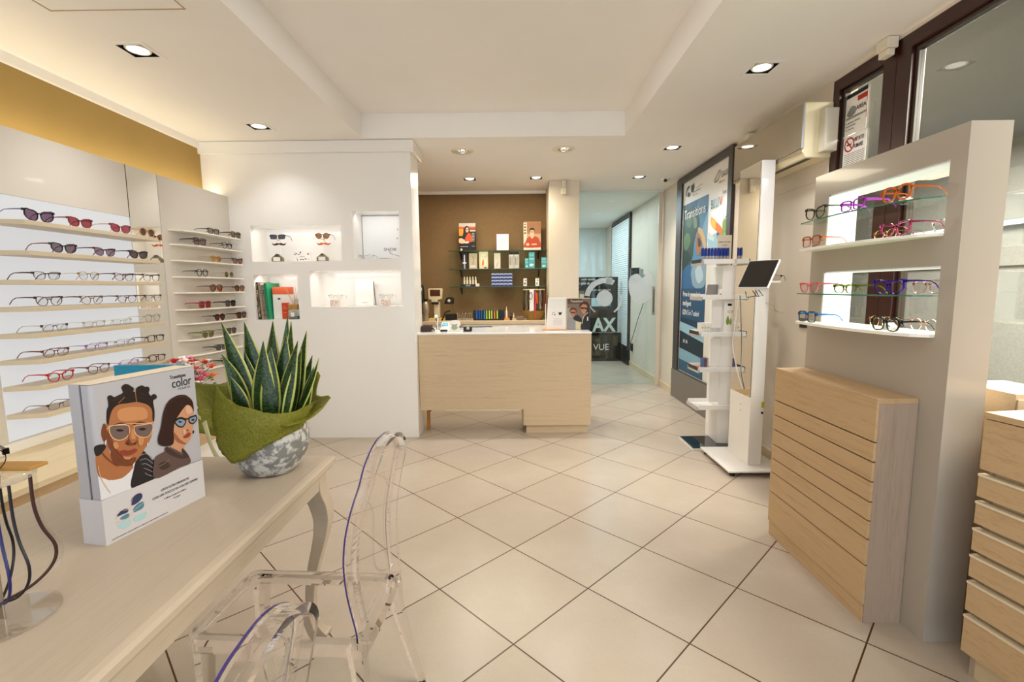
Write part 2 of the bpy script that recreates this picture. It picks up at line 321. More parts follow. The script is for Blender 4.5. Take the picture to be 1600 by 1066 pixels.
BOX_ART=[
('p','skinD',0,[(41,648),(52,657),(60,637),(56,579),(44,558),(34,576),(31,611)]),
('p','skin',0,[(-8,498),(31,528),(56,549),(69,475),(126,393),(183,403),(190,369),(139,315),(98,306),(35,338),(-5,394)]),
('p','skinD',0,[(71,494),(102,443),(142,402),(188,401),(175,374),(139,367),(89,407),(67,456)]),
('l','tee',0,[(-7,390),(45,346),(110,330),(157,348),(190,400),(195,367),(174,312),(160,252),(-5,255),(-5,305)]),
('p','skin',0,[(-4,403),(45,348),(111,332),(154,349),(180,372),(136,389),(36,437),(-4,443)]),
('p','coat',0,[(301,370),(295,295),(286,253),(158,253),(178,352),(201,407),(234,446),(263,416),(291,368)]),
('p','coat',0,[(-8,551),(42,546),(44,523),(10,496),(-9,505)]),
('s','coatL',1.6,[(212,418),(258,418),(294,373)]),
('s','coatL',1.6,[(220,392),(255,389),(292,347)]),
('s','coatL',1.6,[(228,366),(252,360),(289,322)]),
('s','coatL',1.6,[(236,339),(249,331),(287,297)]),
('s','coatL',1.6,[(244,312),(246,302),(284,271)]),
('p','skin',0,[(64,661),(78,721),(104,742),(161,740),(231,728),(303,705),(323,663),(320,593),(309,542),(291,494),(262,460),(220,416),(181,390),(143,407),(102,443),(71,494),(58,549),(54,590),(58,628)]),
('p','skinD',0,[(59,618),(83,555),(111,480),(157,404),(143,405),(102,441),(71,492),(56,549)]),
('p','skinD',0,[(101,433),(150,425),(200,418),(180,388),(142,403)]),
('p','skinL',0,[(129,708),(208,708),(279,679),(284,625),(220,626),(133,651)]),
('p','skinL',0,[(190,583),(203,579),(206,531),(192,527),(183,539)]),
('p','hair',0,[(63,664),(70,723),(81,748),(81,794),(97,799),(115,786),(137,791),(162,800),(158,831),(181,844),(210,826),(215,801),(231,788),(239,809),(266,817),(293,803),(312,781),(308,763),(325,740),(346,746),(349,724),(329,712),(332,655),(325,597),(315,600),(317,659),(299,693),(271,713),(231,730),(180,735),(132,739),(99,720),(81,681),(70,644)]),
('p','hair',0,[(109,782),(103,773),(92,771),(83,778),(79,789),(85,798),(95,800),(105,794)]),
('p','hair',0,[(198,823),(193,813),(181,811),(171,818),(167,829),(173,839),(184,841),(195,834)]),
('p','hair',0,[(224,805),(218,795),(206,794),(196,800),(192,812),(198,822),(209,824),(220,817)]),
('p','hair',0,[(286,799),(280,789),(268,787),(257,794),(253,806),(259,816),(271,818),(282,811)]),
('p','hair',0,[(315,786),(309,776),(297,774),(285,781),(281,793),(287,803),(300,805),(311,798)]),
('p','hair',0,[(354,732),(348,722),(335,720),(323,727),(319,740),(325,750),(338,752),(350,744)]),
('s','skinL',1.3,[(230,806),(231,728)]),
('s','skinL',1.2,[(133,747),(169,773)]),
('p','lensG',0,[(74,635),(121,629),(168,613),(177,582),(157,549),(117,544),(84,568),(71,604)]),
('p','lensG',0,[(204,597),(259,591),(304,580),(307,551),(284,517),(249,518),(214,542),(202,574)]),
('p','hair',0,[(95,635),(131,639),(171,621),(167,616),(131,631),(97,626)]),
('p','hair',0,[(203,611),(240,614),(279,596),(276,589),(239,606),(206,604)]),
('p','hair',0,[(104,604),(123,605),(146,591),(126,589)]),
('p','hair',0,[(225,573),(249,575),(272,562),(250,559)]),
('s','gold',2.4,[(74,635),(121,629),(168,613),(177,582),(157,549),(117,544),(84,568),(71,604),(74,635)]),
('s','gold',2.4,[(204,597),(259,591),(306,582),(309,551),(284,517),(249,518),(214,542),(202,574),(204,597)]),
('s','gold',2,[(65,634),(121,631),(219,609),(318,585)]),
('s','gold',2,[(57,626),(73,628)]),
('p','skinD',0,[(150,527),(170,534),(180,508),(200,504),(209,514),(210,497),(192,492),(162,500),(147,515)]),
('p','lip',0,[(101,482),(136,484),(159,471),(190,472),(209,459),(184,444),(147,447),(119,461)]),
('p','skinD',0,[(104,480),(154,466),(207,459),(153,462)]),
('s','gold',1.4,[(-4,443),(3,381),(28,311),(43,279)]),
('s','skinD',2,[(167,585),(169,543),(154,525)]),
('p','hair',0,[(153,513),(160,515),(164,508),(158,505)]),
('p','hair',0,[(191,500),(198,503),(201,495),(195,494)]),
('p','skinL',0,[(83,540),(102,539),(109,512),(94,502),(83,520)]),
('p','skinL',0,[(221,527),(251,508),(237,479),(219,485)]),
('p','skinL',0,[(127,449),(151,437),(172,433),(159,422),(135,431)]),
('p','earr',0,[(45,568),(48,560),(44,538),(40,554)]),
('p','earr',0,[(267,480),(273,478),(271,457),(267,460)]),
('s','skinD',2.2,[(21,512),(36,482),(64,442),(98,404)]),
('s','hairL',1.2,[(106,768),(136,778),(165,784)]),
('s','hairL',1.2,[(251,780),(281,758),(305,731)]),
('s','hairL',1,[(239,757),(274,739),(312,692)]),
('p','face2',0,[(428,461),(473,417),(499,397),(486,349),(431,368),(411,409)]),
('p','hair2',0,[(334,458),(335,490),(360,549),(383,630),(421,688),(477,710),(527,705),(569,675),(588,636),(588,588),(570,619),(533,635),(505,608),(471,582),(452,556),(439,503),(437,458),(424,419),(377,423),(344,441)]),
('p','face2',0,[(452,556),(478,592),(508,615),(539,636),(570,621),(585,580),(584,518),(573,480),(561,442),(547,411),(515,391),(473,409),(441,445),(437,492)]),
('p','hair2',0,[(521,706),(569,675),(588,636),(587,577),(577,612),(546,637),(505,610),(457,566),(440,582),(473,664)]),
('p','face2D',0,[(440,491),(475,434),(517,390),(473,408),(441,443)]),
('p','coat2',0,[(303,369),(339,390),(372,395),(379,418),(422,394),(491,336),(527,305),(531,260),(458,259),(291,255)]),
('p','coat2D',0,[(372,395),(384,419),(434,367),(498,307),(463,315),(406,355)]),
('p','coat2D',0,[(488,372),(527,305),(498,307),(477,347)]),
('p','coat2D',0,[(321,329),(368,334),(394,291),(340,289)]),
('p','lensB',0,[(447,555),(488,564),(524,541),(516,520),(495,507),(466,524)]),
('s','ink',4.2,[(447,555),(488,564),(524,541),(516,520),(495,507),(466,524),(447,555)]),
('p','lensB',0,[(548,550),(599,550),(601,523),(575,507),(550,522)]),
('s','ink',4.2,[(548,550),(599,550),(601,523),(575,507),(550,522),(548,550)]),
('s','ink',4.5,[(517,549),(553,547)]),
('s','ink',4.5,[(453,561),(436,560)]),
('s','ink',5,[(446,563),(488,568),(522,550)]),
('s','ink',5,[(548,552),(604,553)]),
('p','eye',0,[(471,548),(486,549),(498,540),(485,537)]),
('p','eye',0,[(562,534),(578,537),(588,527),(574,524)]),
('p','lip',0,[(495,443),(518,453),(535,460),(551,450),(539,431),(510,431)]),
('p','face2D',0,[(520,478),(531,484),(543,471),(536,466)]),
('p','hair2',0,[(571,463),(578,455),(571,441),(564,451)]),
('s','hairL',2,[(401,670),(464,698),(526,695),(574,657)]),
('s','hairL',1.5,[(380,598),(406,658),(450,686)]),
('p','face2L',0,[(539,634),(567,615),(574,580),(540,578),(527,604)]),
('p','face2L',0,[(499,485),(516,485),(518,461),(500,461)]),
('s','coat2L',1.4,[(393,408),(422,394),(485,338)]),
('s','coat2L',1.6,[(320,319),(355,322),(392,337)]),
('s','ink',1.2,[(535,257),(616,254)]),
('p','lensN',0,[(145,160),(149,196),(174,209),(205,203),(210,179),(190,161),(163,155)]),
('p','lensN',0,[(62,133),(78,150),(103,156),(125,146),(120,130),(90,131)]),
('p','lensT',0,[(154,113),(153,135),(179,152),(210,151),(215,127),(201,112),(169,111)]),
('p','lensT',0,[(77,110),(89,121),(124,121),(124,102),(102,99)]),
('p','lensC',0,[(152,61),(151,83),(188,91),(225,85),(223,64),(205,50),(169,53)]),
('p','lensC',0,[(56,79),(72,91),(121,87),(134,70),(122,50),(87,52)]),
('s','gold',1.2,[(51,122),(74,158),(132,145),(158,202),(206,213)]),
('s','gold',1.2,[(45,105),(117,95),(150,121),(223,145)])]
# ---------------------------------------------------------------- room shell
YF = -2.2
struct('floor', B().box(-3.0, YF, -.1, 2.25, 11.1, 0), floor_m)
lights = SQ; rounds = [(-.505, 4.797), (.485, 4.771)]
holes = [(-1.35, .985, -1.3, 4.375)] + [(x-.075, x+.075, y-.075, y+.075) for x, y in lights] + [(x-.06, x+.06, y-.06, y+.06) for x, y in rounds]
b = holed(B(), 'z', -3.0, 2.25, YF, 6.8, CEIL, 2.97, holes)
b.box(-3.0, YF, 2.97, 2.25, 6.8, 3.05)
struct('ceiling', b, ceil_m)
struct('ceiling_corridor', B().box(-1.75, 6.8, CEIL, 2.25, 11.1, 2.9), ceil_m)
struct('trim_1', B().box(-2.85, YF, 2.70, -2.825, 4.44, CEIL), ceil_m, .004)          # crown of the left wall
struct('trim_2', B().box(-2.85, 4.405, 2.655, -.905, 4.44, 2.757).box(-.94, 4.4401, 2.655, -.905, 4.79, 2.757), lacquer, .003)
struct('trim_3', B().box(-1.6, 6.72, 2.72, .44, 6.75, CEIL), ceil_m, .004)
struct('wall_left', B().box(-3.0, YF, 0, -2.85, 4.76, 2.97), tan)
NI = [(-2.44, -1.60, 1.69, 2.02), (-1.49, -1.06, 1.705, 2.14), (-2.44, -2.03, 1.15, 1.57), (-1.915, -1.06, 1.265, 1.60)]
b = holed(B(), 'y', -2.85, -.94, 0, CEIL, 4.44, 4.74, NI); b.box(-2.85, 4.74, 0, -.94, 4.76, CEIL)
struct('wall_niches', b, lacquer)
struct('wall_nook_left', B().box(-1.7, 4.76, 0, -1.6, 6.8, CEIL), tan2)
struct('wall_nook_back', B().box(-1.7, 6.75, 0, .44, 6.85, CEIL), tan2)
struct('wall_pillar', B().box(.44, 6.13, 0, .82, 6.85, CEIL), wall_m, .004)
b = holed(B(), 'x', YF, 11.1, 0, CEIL, 2.09, 2.25, [(YF, 3.265, 0, CEIL-.02)])
struct('wall_right', b, wall_m)
struct('wall_back', B().box(-1.75, 11.0, 0, 2.25, 11.1, CEIL), mat('corridor_white', 'dfe6e4', .6))
struct('wall_corridor_left', B().box(-1.8, 6.85, 0, -1.7, 11.0, CEIL), mat('corridor_white', 'dfe6e4', .6))
bbm = mat('beige_skirting', 'd9c19c', .4)
struct('baseboard_right', B().box(2.075, 6.16, 0, 2.09, 11, .085).box(2.075, 3.3, 0, 2.09, 4.60, .085), bbm, .003)
struct('baseboard_pillar', B().box(.43, 6.118, 0, .832, 6.13, .085).box(.82, 6.1301, 0, .832, 6.85, .085), bbm, .003)
struct('trim_4', B().box(2.084, 3.3, 2.135, 2.09, 4.2, 2.15), wall_m)

# right-hand windows: brown painted frames with glass, portico outside
def window(n, y0, y1, panes):
    t = tag(bpy.data.objects.new('window_%d' % n, None), kind='structure'); C.objects.link(t); t.location = (2.12, y0, 0)
    cuts = [(a, b_, .92, 2.665) for a, b_ in panes]
    holed(B(), 'x', y0, y1, .0, CEIL-.02, 2.09, 2.17, cuts + [(a, b_, .12, .84) for a, b_ in panes]).obj('window_frame', dkmetal, t, .004)
    for a, b_ in panes:
        g = holed(B(), 'x', a+.001, b_-.001, .921, 2.664, 2.115, 2.15, [(a+.020, b_-.020, .942, 2.644)]).obj('glazing_bead', grymetal, t, .003)
        B().box(2.128, a+.020, .942, 2.134, b_-.020, 2.644).obj('pane', pane, t)
        B().box(2.12, a+.001, .121, 2.14, b_-.001, .839).obj('lower_panel', black, t)
    return t
window(1, 2.745, 3.265, [(2.84, 3.205)])
window(2, -.2, 2.744, [(1.25, 2.65), (-.1, 1.15)])
window(3, YF, -.201, [(YF+.1, -.3)])
b = B()
for x, y in ((2.05, 2.77),): b.box(x-.03, y-.045, 2.70, x+.03, y+.045, 2.757).box(x-.02, y-.035, 2.665, x+.02, y+.035, 2.6999)
tag(b.obj('door_contact_sensor', mat('aged_white_plastic', 'e2d9c4', .4), None, .004), 'small cream plastic sensor box at the top of the brown window mullion', 'sensor')

# outside: covered passage
b = B().box(2.3, -6, -.12, 9, 14, -.02); struct('ground', b, mottled('asphalt', '3d4043', '55585a', 6, .8))
ext = mottled('grey_render', '6f706c', '676964', 45, .9)
struct('wall_outside', B().box(5.4, -6, 0, 5.5, 14, 3.4).box(5.36, -6, 1.62, 5.4001, 14, 1.70), ext)
struct('ceiling_outside', B().box(2.26, -6, 2.98, 5.5, 14, 3.08), ext)
struct('trim_5', B().box(5.30, -6, 2.05, 5.36, 14, 2.10), mat('pale_band', 'bfd0d4', .6))

# ---------------------------------------------------------------- ceiling lights
def sq_light(x, y, label, face):
    t = thing('ceiling_spotlight', label, 'ceiling light', (x, y, CEIL), 'square recessed spotlights')
    holed(B(), 'z', x-.097, x+.097, y-.097, y+.097, CEIL-.004, CEIL, [(x-.072, x+.072, y-.072, y+.072)]).obj('trim_frame', ceil_m, t, .001)
    b = B()
    for q in ((x-.074, y-.074, x-.071, y+.074), (x+.071, y-.074, x+.074, y+.074), (x-.071, y-.074, x+.071, y-.071), (x-.071, y+.071, x+.071, y+.074)): b.box(q[0], q[1], CEIL, q[2], q[3], CEIL+.10)
    b.box(x-.074, y-.074, CEIL+.10, x+.074, y+.074, CEIL+.103); b.obj('housing', black, t)
    l = B().lathe([(.060, .030), (.064, .006), (.058, .0), (.050, .004), (.048, .022)], (x, y, CEIL), 28, cap=False).obj('lamp', mat('lamp_rim', 'eadfca', .25), t, smooth=True)
    B().lathe([(.0001, -.001), (.030, -.0005), (.050, .003)], (x, y, CEIL), 28, cap=False).obj('lamp_face', lampface, l)
    return t
LB = ['square recessed spotlight in the left ceiling strip, nearest the camera', 'square recessed spotlight in the left ceiling strip, in front of the lacquered niche wall',
      'square recessed spotlight in the right ceiling strip, nearest the brown windows', 'square recessed spotlight in the right ceiling strip, beside the air conditioner',
      'square recessed spotlight in front of the glass door, next to the dome camera', 'square recessed spotlight over the back nook, the left one of the pair', 'square recessed spotlight over the back nook, the one beside the pillar']
for (x, y), l in zip(SQ, LB): sq_light(x, y, l, None)
for (x, y), l in zip(rounds, ('round chrome downlight over the counter, nearer the niche wall', 'round chrome downlight over the counter, nearer the right wall')):
    t = thing('round_downlight', l, 'ceiling light', (x, y, CEIL), 'round chrome downlights')
    B().lathe([(.068, 0), (.072, -.007), (.105, -.007), (.112, 0)], (x, y, CEIL), 36, cap=False).obj('rim', mat('cream_rim', 'eadcc2', .3), t, smooth=True)
    b = B()
    b.lathe([(.068, -.004), (.06, .03), (.035, .05), (.0001, .052)], (x, y, CEIL), 14, cap=False); b.obj('reflector', chrome, t)
    for k in range(7):
        a = k*2*pi/7; B().lathe([(.0001, 0), (.012, .004), (.012, .018), (.0001, .022)], (x+.04*cos(a), y+.04*sin(a), CEIL-.002), 6).obj('crystal', mat('crystal', (1, 1, 1), 0, trans=1, ior=1.6), t)
    B().ball((x, y, CEIL+.016), .014).obj('bulb', mat('bulb_glow', (1, .85, .6), .5, emit=5), t)
t = thing('dome_camera', 'small white dome security camera with a black lens on the ceiling corner', 'security camera', (1.88, 6.08, CEIL))
B().lathe([(.0001, -.045), (.028, -.04), (.05, -.02), (.056, 0)], (1.88, 6.08, CEIL), 24).obj('dome_body', white, t, smooth=True)
B().ball((1.87, 6.045, CEIL-.028), .024).obj('lens', black_g, t, smooth=True)
t = thing('motion_detector', 'small cream motion detector at the top of the white pillar', 'sensor', (.62, 6.10, 2.62))
B().box(.595, 6.08, 2.66, .645, 6.1299, 2.755).obj('bracket', mat('aged_white_plastic', 'e2d9c4', .4), t, .006)
B().box(.585, 6.06, 2.58, .655, 6.115, 2.66).obj('detector_body', mat('aged_white_plastic', 'e2d9c4', .4), t, .012)

# ---------------------------------------------------------------- glass sliding door to the corridor
t = tag(bpy.data.objects.new('door_1', None), kind='structure'); C.objects.link(t); t.location = (1.45, 6.8, 0)
B().box(.82, 6.80, .012, 2.02, 6.812, 2.745).obj('glass_leaf', pane_c, t)
B().box(2.025, 6.785, .0, 2.075, 6.82, 2.755).obj('door_jamb', wall_m, t, .002)
B().box(.82, 6.77, 2.735, 2.075, 6.785, 2.76).obj('door_rail', mat('pale_rail', 'd8e2df', .3), t, .002)
h = B().box(1.955, 6.785, 1.02, 1.995, 6.80, 1.43).obj('door_handle', steel, t, .004)
B().box(1.968, 6.778, 1.06, 1.982, 6.785, 1.39).obj('grip_slot', mat('dark_steel', '6f6a62', .3, metal=1), h)
frost = mat('frosted_film', 'd6dfe0', .6, alpha=.62)
b = B(); cx, cz = 1.279, 1.265; q = lambda a, r: (cx+r*cos(a), 6.798, cz+r*sin(a))
def ringpart(b, r0, r1, a0, a1, n=20):
    b.prism([q(R(a0+(a1-a0)*i/n), r0) for i in range(n+1)] + [q(R(a1-(a1-a0)*i/n), r1(i/n) if callable(r1) else r1) for i in range(n+1)], (0, .0015, 0))
b.prism([q(2*pi*i/36, .115) for i in range(36)], (0, .0015, 0))
ringpart(b, .215, .29, 60, 172); b.prism([(cx+.105, 6.798, cz+.19), (cx+.105, 6.798, cz+.29), (cx+.02, 6.798, cz+.30), (cx+.02, 6.798, cz+.21)], (0, .0015, 0))
ringpart(b, .225, .24, -125, -165); ringpart(b, .225, .25, -55, 10)
b.obj('frosted_logo', frost, t, weld=False)
cx2 = 1.80
pts = smooth_loop([(cx2-.17, 1.55), (cx2-.06, 1.61), (cx2+.02, 1.55), (cx2+.10, 1.64), (cx2+.17, 1.50), (cx2+.16, 1.32), (cx2+.05, 1.20), (cx2-.08, 1.20), (cx2-.17, 1.35)], 4)
B().prism([(x, 6.798, z) for x, z in pts], (0, .0015, 0)).obj('frosted_emblem', frost, t)

# corridor contents
t = thing('window_blind', 'white venetian blind in a dark frame behind the glass door', 'blind', (2.06, 9.4, 0))
b = holed(B(), 'x', 8.6, 10.2, .25, 2.74, 2.05, 2.09, [(8.66, 10.14, .32, 2.68)]); b.obj('frame', black, t)
b = B()
for i in range(58): z = .34 + i*.04; b.box(2.045, 8.67, z, 2.062, 10.13, z+.033)
b.obj('slats', mat('blind_slat', 'e8efee', .5), t)
B().box(2.04, 8.58, .0, 2.0899, 10.2, .24).obj('dark_sill_panel', black, t)
for z0, z1, y, x1, lab in ((.56, 1.62, 9.12, 1.97, 'upper'), (.0, .555, 9.08, 2.035, 'lower')):
    t = thing('illuminated_poster', ('black poster panel behind the glass with a pale blue picture and the letters AX' if lab == 'upper' else 'low black poster panel on the corridor floor with the letters VUE'), 'poster', (1.5, y, z0), 'black poster panels in the corridor')
    B().box(1.02, y, z0, x1, y+.10, z1).obj('panel', black_g, t, .003)
    if lab == 'upper':
        L = [('l', 'a8c6cc', 0, rect(.44, .50, .82, .66)), ('l', '4c86a4', 0, rect(.62, .50, .82, .63)), ('l', '2a2320', 0, rect(.40, .28, .86, .44)),
             ('l', '6d5a45', 0, rect(.16, .60, .30, .80)), ('l', 'c9bca6', 0, rect(.22, .66, .30, .74)), ('l', '3a2c22', 0, rect(.05, .05, .36, .55)), ('p', '8f7a60', 0, [(.1, .1), (.2, .4), (.3, .3), (.3, .1)])]
        art('picture', t, (1.02, y, z0), E3, F3, L)
        text('AX', .36, (1.50, y, z0+.02), E3, F3, mat('letter_pale', 'd5ddd2', .5), t, wx=.85, bold=.012)
        text('i più ai nostri', .075, (1.23, y, z0+.92), E3, F3, white, t); text('occhi speciali', .05, (1.27, y, z0+1.0), E3, F3, white, t)
        text('scopri ogni dettaglio', .045, (1.46, y, z0+.80), E3, F3, white, t)
    else:
        art('picture', t, (1.02, y, z0), E3, F3, [('l', '2b2415', 0, rect(.40, .05, .86, .50)), ('l', '4a3c22', 0, rect(.52, .1, .62, .46)), ('l', '5a4a30', 0, rect(.86, .30, .95, .50))])
        text('VUE', .17, (1.50, y, z0+.22), E3, F3, white, t)
t = thing('wall_monitor', 'small black monitor on a wall arm beyond the glass door', 'monitor', (1.95, 7.5, 1.4))
B().box(1.80, 7.42, 1.47, 1.93, 7.47, 1.72).obj('screen', black_g, t, .006)
B().box(1.93, 7.42, 1.46, 1.945, 7.47, 1.73).obj('side_casing', white, t, .004)
B().box(1.95, 7.43, 1.50, 1.995, 7.49, 1.70).tube([(1.98, 7.46, 1.6), (2.09, 7.5, 1.6)], .015).obj('wall_arm', mat('pale_metal', 'b9c2bf', .35), t)
t = thing('power_socket', 'black plug in a low wall socket beside the blind, with a trailing cable', 'socket', (2.08, 8.4, .33))
B().box(2.06, 8.36, .29, 2.0899, 8.46, .42).obj('plug', black, t, .006)
B().tube(smooth_loop([(2.05, 8.40, .36), (2.0, 8.45, .30), (2.02, 8.2, .5), (2.05, 7.9, .9), (2.06, 7.6, 1.2), (2.06, 7.5, 1.45)], 6, False), .006, 6).obj('cable', mat('cable_grey', '5a5a5a', .5), t)

# ---------------------------------------------------------------- counter
CY = 4.52
t = thing('reception_counter', 'pale oak reception counter with a white top and an open kick space', 'counter', (-.1, CY+.3, 0))
b = B().box(-.935, CY, .245, .075, CY+.03, .985).box(.075, CY, .085, .73, CY+.03, .985); b.obj('front_panel', oak, t, weld=False)
B().box(.70, CY+.03, .085, .73, CY+.62, .985).box(.06, CY+.03, .085, .075, CY+.6, .245).obj('end_panel', oak_y, t)
B().box(-.935, CY+.0305, .955, .6995, CY+.66, .9849).obj('carcass', white, t)
B().box(-.938, CY-.004, .985, .734, CY+.66, 1.0).obj('countertop', white_g, t, .002)
B().box(.10, CY+.025, 0, .705, CY+.6, .085).obj('plinth', oak, t, .002)
B().box(.0755, CY+.031, .086, .699, CY+.6, .954).obj('drawer_block', white, t)
B().box(-.905, CY+.15, 0, -.875, CY+.19, .954).obj('leg', mat('orange_wood', 'b77a35', .5), t, .002)
B().prism([(-.874, CY+.17, .25), (-.874, CY+.17, .18), (-.80, CY+.17, .25)], (0, .02, 0)).obj('bracket', black, t)
t = thing('back_counter', 'long pale wood worktop with white drawers along the back nook wall', 'worktop', (-.55, 6.45, 0))
B().box(-1.599, 6.15, .96, .43, 6.749, 1.0).obj('worktop', oak, t, .002)
B().box(-1.599, 6.17, .30, .43, 6.749, .9599).obj('cabinet', white, t)
for i, (x0, x1) in enumerate(((-.68, -.34), (-.335, .10), (.105, .42))):
    B().box(x0, 6.155, .74, x1, 6.17, .935 if i else .94).obj('drawer', white, t, .003)
B().box(-.75, 6.14, .875, -.30, 6.1699, .93).obj('recess_shade_block', black, t)  # black block paints the shade of the gap below the worktop
B().box(-.50, 6.13, .878, -.30, 6.14, .90).obj('grey_rail', steel, t)
b = holed(B(), 'z', -2.205, -1.555, 1.6, 2.405, CEIL-.0025, CEIL-.0001, [(-2.200, -1.560, 1.605, 2.400)])
tag(b.obj('trim_6', mat('hatch_gap', 'b59c74', .8)), kind='structure')

# ---------------------------------------------------------------- backlit eyewear wall on the left
XW = -2.625
UNL = 'tall cream eyewear display wall with a backlit panel and a narrow mirror strip'
t = thing('eyewear_display_wall', UNL, 'display unit', (-2.74, 2.7, 0))
B().box(-2.66, .2, .6, XW, 2.36, 2.28).box(-2.66, 2.36, 1.93, XW, 3.285, 2.28).box(-2.66, 2.36, .6, XW, 3.285, .655).obj('cream_panel', panel_l, t, .002, weld=False)
B().box(-2.66, 2.3605, .6551, XW-.004, 3.2845, 1.9299).obj('light_panel', light_panel, t)
B().box(-2.66, 3.29, .6, XW, 3.568, 2.28).obj('mirror_strip', mirror, t)
B().box(-2.66, 3.573, .6, XW, 4.44, 2.28).obj('sunglasses_panel', panel_l, t, .002)
b = B(); B.box(b, -2.80, .2, .6, -2.662, 2.9, .9); b.obj('rear_batten', white, t)
SZ = [1.79, 1.637, 1.49, 1.352, 1.215, 1.08, .943, .797]
NM = ['top shelf', 'second shelf', 'third shelf', 'fourth shelf', 'fifth shelf', 'sixth shelf', 'seventh shelf', 'lowest shelf']
shm = mat('shelf_lacquer', 'd2c2a6', .4)
for i, z in enumerate(SZ):
    B().prism([(XW, 2.362, z-.024), (-2.452, 2.405, z-.024), (-2.452, 3.30, z-.024), (XW, 3.30, z-.024)], (0, 0, .024)).obj('shelf', shm, t, .0015)
PZ = [1.893, 1.785, 1.663, 1.538, 1.415, 1.283, 1.17, 1.042, .918, .79]
glow = mat('white_acrylic_shelf', 'fbf6ea', .25)
for z in PZ:
    B().prism([(XW, 3.64, z-.010), (-2.55, 3.70, z-.010), (-2.515, 3.80, z-.010), (-2.505, 4.0, z-.010), (-2.505, 4.40, z-.010), (XW, 4.42, z-.010)], (0, 0, .010)).obj('acrylic_shelf', glow, t, .002)

# low oak bench under it
t = thing('display_bench', 'low pale oak bench running along the foot of the eyewear wall', 'bench', (-2.36, 2.2, 0))
B().box(-2.6245, .3, .57, -2.095, 3.49, .60).obj('bench_top', oak_w, t, .003)
B().box(-2.6245, .3, .39, -2.12, 3.47, .5699).obj('oak_fascia', oak_y, t)
B().box(-2.6245, .3, 0, -2.17, 3.44, .3899).obj('cream_base', lacquer, t)
B().box(-2.6245, .3, .6001, -2.60, 3.3, .65).obj('back_strip', lacquer, t, .003)

# ---------------------------------------------------------------- eyewear
GB = {}
def lens_outline(w, h, n, lift, tilt, sgn, N=26):
    p = []
    for k in range(N):
        a = 2*pi*k/N; c, s = cos(a), sin(a)
        x = w/2*math.copysign(abs(c)**(2/n), c); z = h/2*math.copysign(abs(s)**(2/n), s)
        o = x/(w/2)                                    # +1 = outer side
        z += lift*max(0, o)**1.5*(1 if s > 0 else .25)*(.5+.5*s) + tilt*o*(s < 0)*.3*h*s*-1
        x *= 1 - .12*max(0, -s)*(n < 3)
        p.append((sgn*x, z))
    return p
STY = dict(cat=(.052, .038, 2.3, .013, .3), catbig=(.056, .042, 2.4, .018, .4), oval=(.052, .032, 2.8, .006, .2), rect=(.052, .034, 4.2, .003, 0), square=(.050, .042, 4.5, .002, 0),
           round=(.046, .043, 2.1, 0, 0), aviator=(.056, .046, 2.3, .002, -.5), hexa=(.050, .042, 2.9, .001, 0), narrow=(.054, .028, 3.2, .005, .1))
def eyewear_meshes(style, rim, tw):
    key = (style, rim, tw)
    if key in GB: return GB[key]
    w_, h, n, lift, tilt = STY[style]; br = .018; D = .0022 if rim < .0025 else .0042
    zc = h/2 + rim + .002; f = B(); L = []
    for s in (-1, 1):
        cx = s*(w_/2+br/2)
        i_ = [(cx+x, z+zc) for x, z in lens_outline(w_, h, n, lift, tilt, s)]
        cxm = sum(p[0] for p in i_)/len(i_); czm = sum(p[1] for p in i_)/len(i_)
        o_ = []
        for x, z in i_:
            d = math.hypot(x-cxm, z-czm) or 1; k = rim*(1.35 if z > czm else .9)
            o_.append((x+(x-cxm)/d*k, z+(z-czm)/d*k))
        R4 = [[f.b.verts.new((x, y, z)) for x, z in q] for q, y in ((i_, 0), (o_, 0), (o_, D), (i_, D))]; N = len(i_)
        for a in range(4):
            A, Bq = R4[a], R4[(a+1) % 4]
            for k in range(N): f._f([A[k], A[(k+1) % N], Bq[(k+1) % N], Bq[k]])
        l = B(); l.prism([(x, D*.35, z) for x, z in i_], (0, D*.3, 0)); L.append(l.obj('lens', M['lens_clear'], None))
        xo = max(o_, key=lambda p: p[0]*s)[0]; zt = zc + h*.28 + lift*.6
        f.box(min(xo-s*.004, xo+s*.005), 0, zt-.006, max(xo-s*.004, xo+s*.005), D+.004, zt+.005)
    zb = zc + h*.20
    f.prism([(-br/2-.002, 0, zb+.003), (-br/4, 0, zb+.006), (br/4, 0, zb+.006), (br/2+.002, 0, zb+.003), (br/2+.001, 0, zb-max(.002, rim)), (br/4, 0, zb+.001), (-br/4, 0, zb+.001), (-br/2-.001, 0, zb-max(.002, rim))], (0, D, 0))
    fr = f.obj('frame_front', M['white_satin'], None)
    T = []
    for s in (-1, 1):
        x = s*(abs(xo)+.002); b = B(); P = [(x, D, zt), (x, .05, zt+.001), (x, .098, zt-.001), (x*.985, .118, zt-.010), (x*.97, .137, max(.002, zt-.030))]
        b.loft([[(p[0]-.0012, p[1], p[2]-hh), (p[0]+.0012, p[1], p[2]-hh), (p[0]+.0012, p[1], p[2]+hh), (p[0]-.0012, p[1], p[2]+hh)] for p, hh in zip(P, (tw, tw*.8, tw*.55, tw*.55, tw*.75))])
        T.append(b.obj('temple', M['white_satin'], None))
    out = []
    for o in [fr] + T + L:
        me = o.data; loc = o.location.copy()
        for v in me.vertices: v.co += loc
        out.append((o.name.split('.')[0], me)); bpy.data.objects.remove(o)
    GB[key] = out; return out
mat('lens_clear', 'ffffff', 0); M['lens_clear'] = glassy('lens_clear_glass', 'f8f8f8', 1.4)
def lensm(col):
    k = 'tinted_' + col
    if k not in M: glassy(k, tuple(max(.004, c)**.36 for c in hexc(col)), 1.5)
    return M[k]
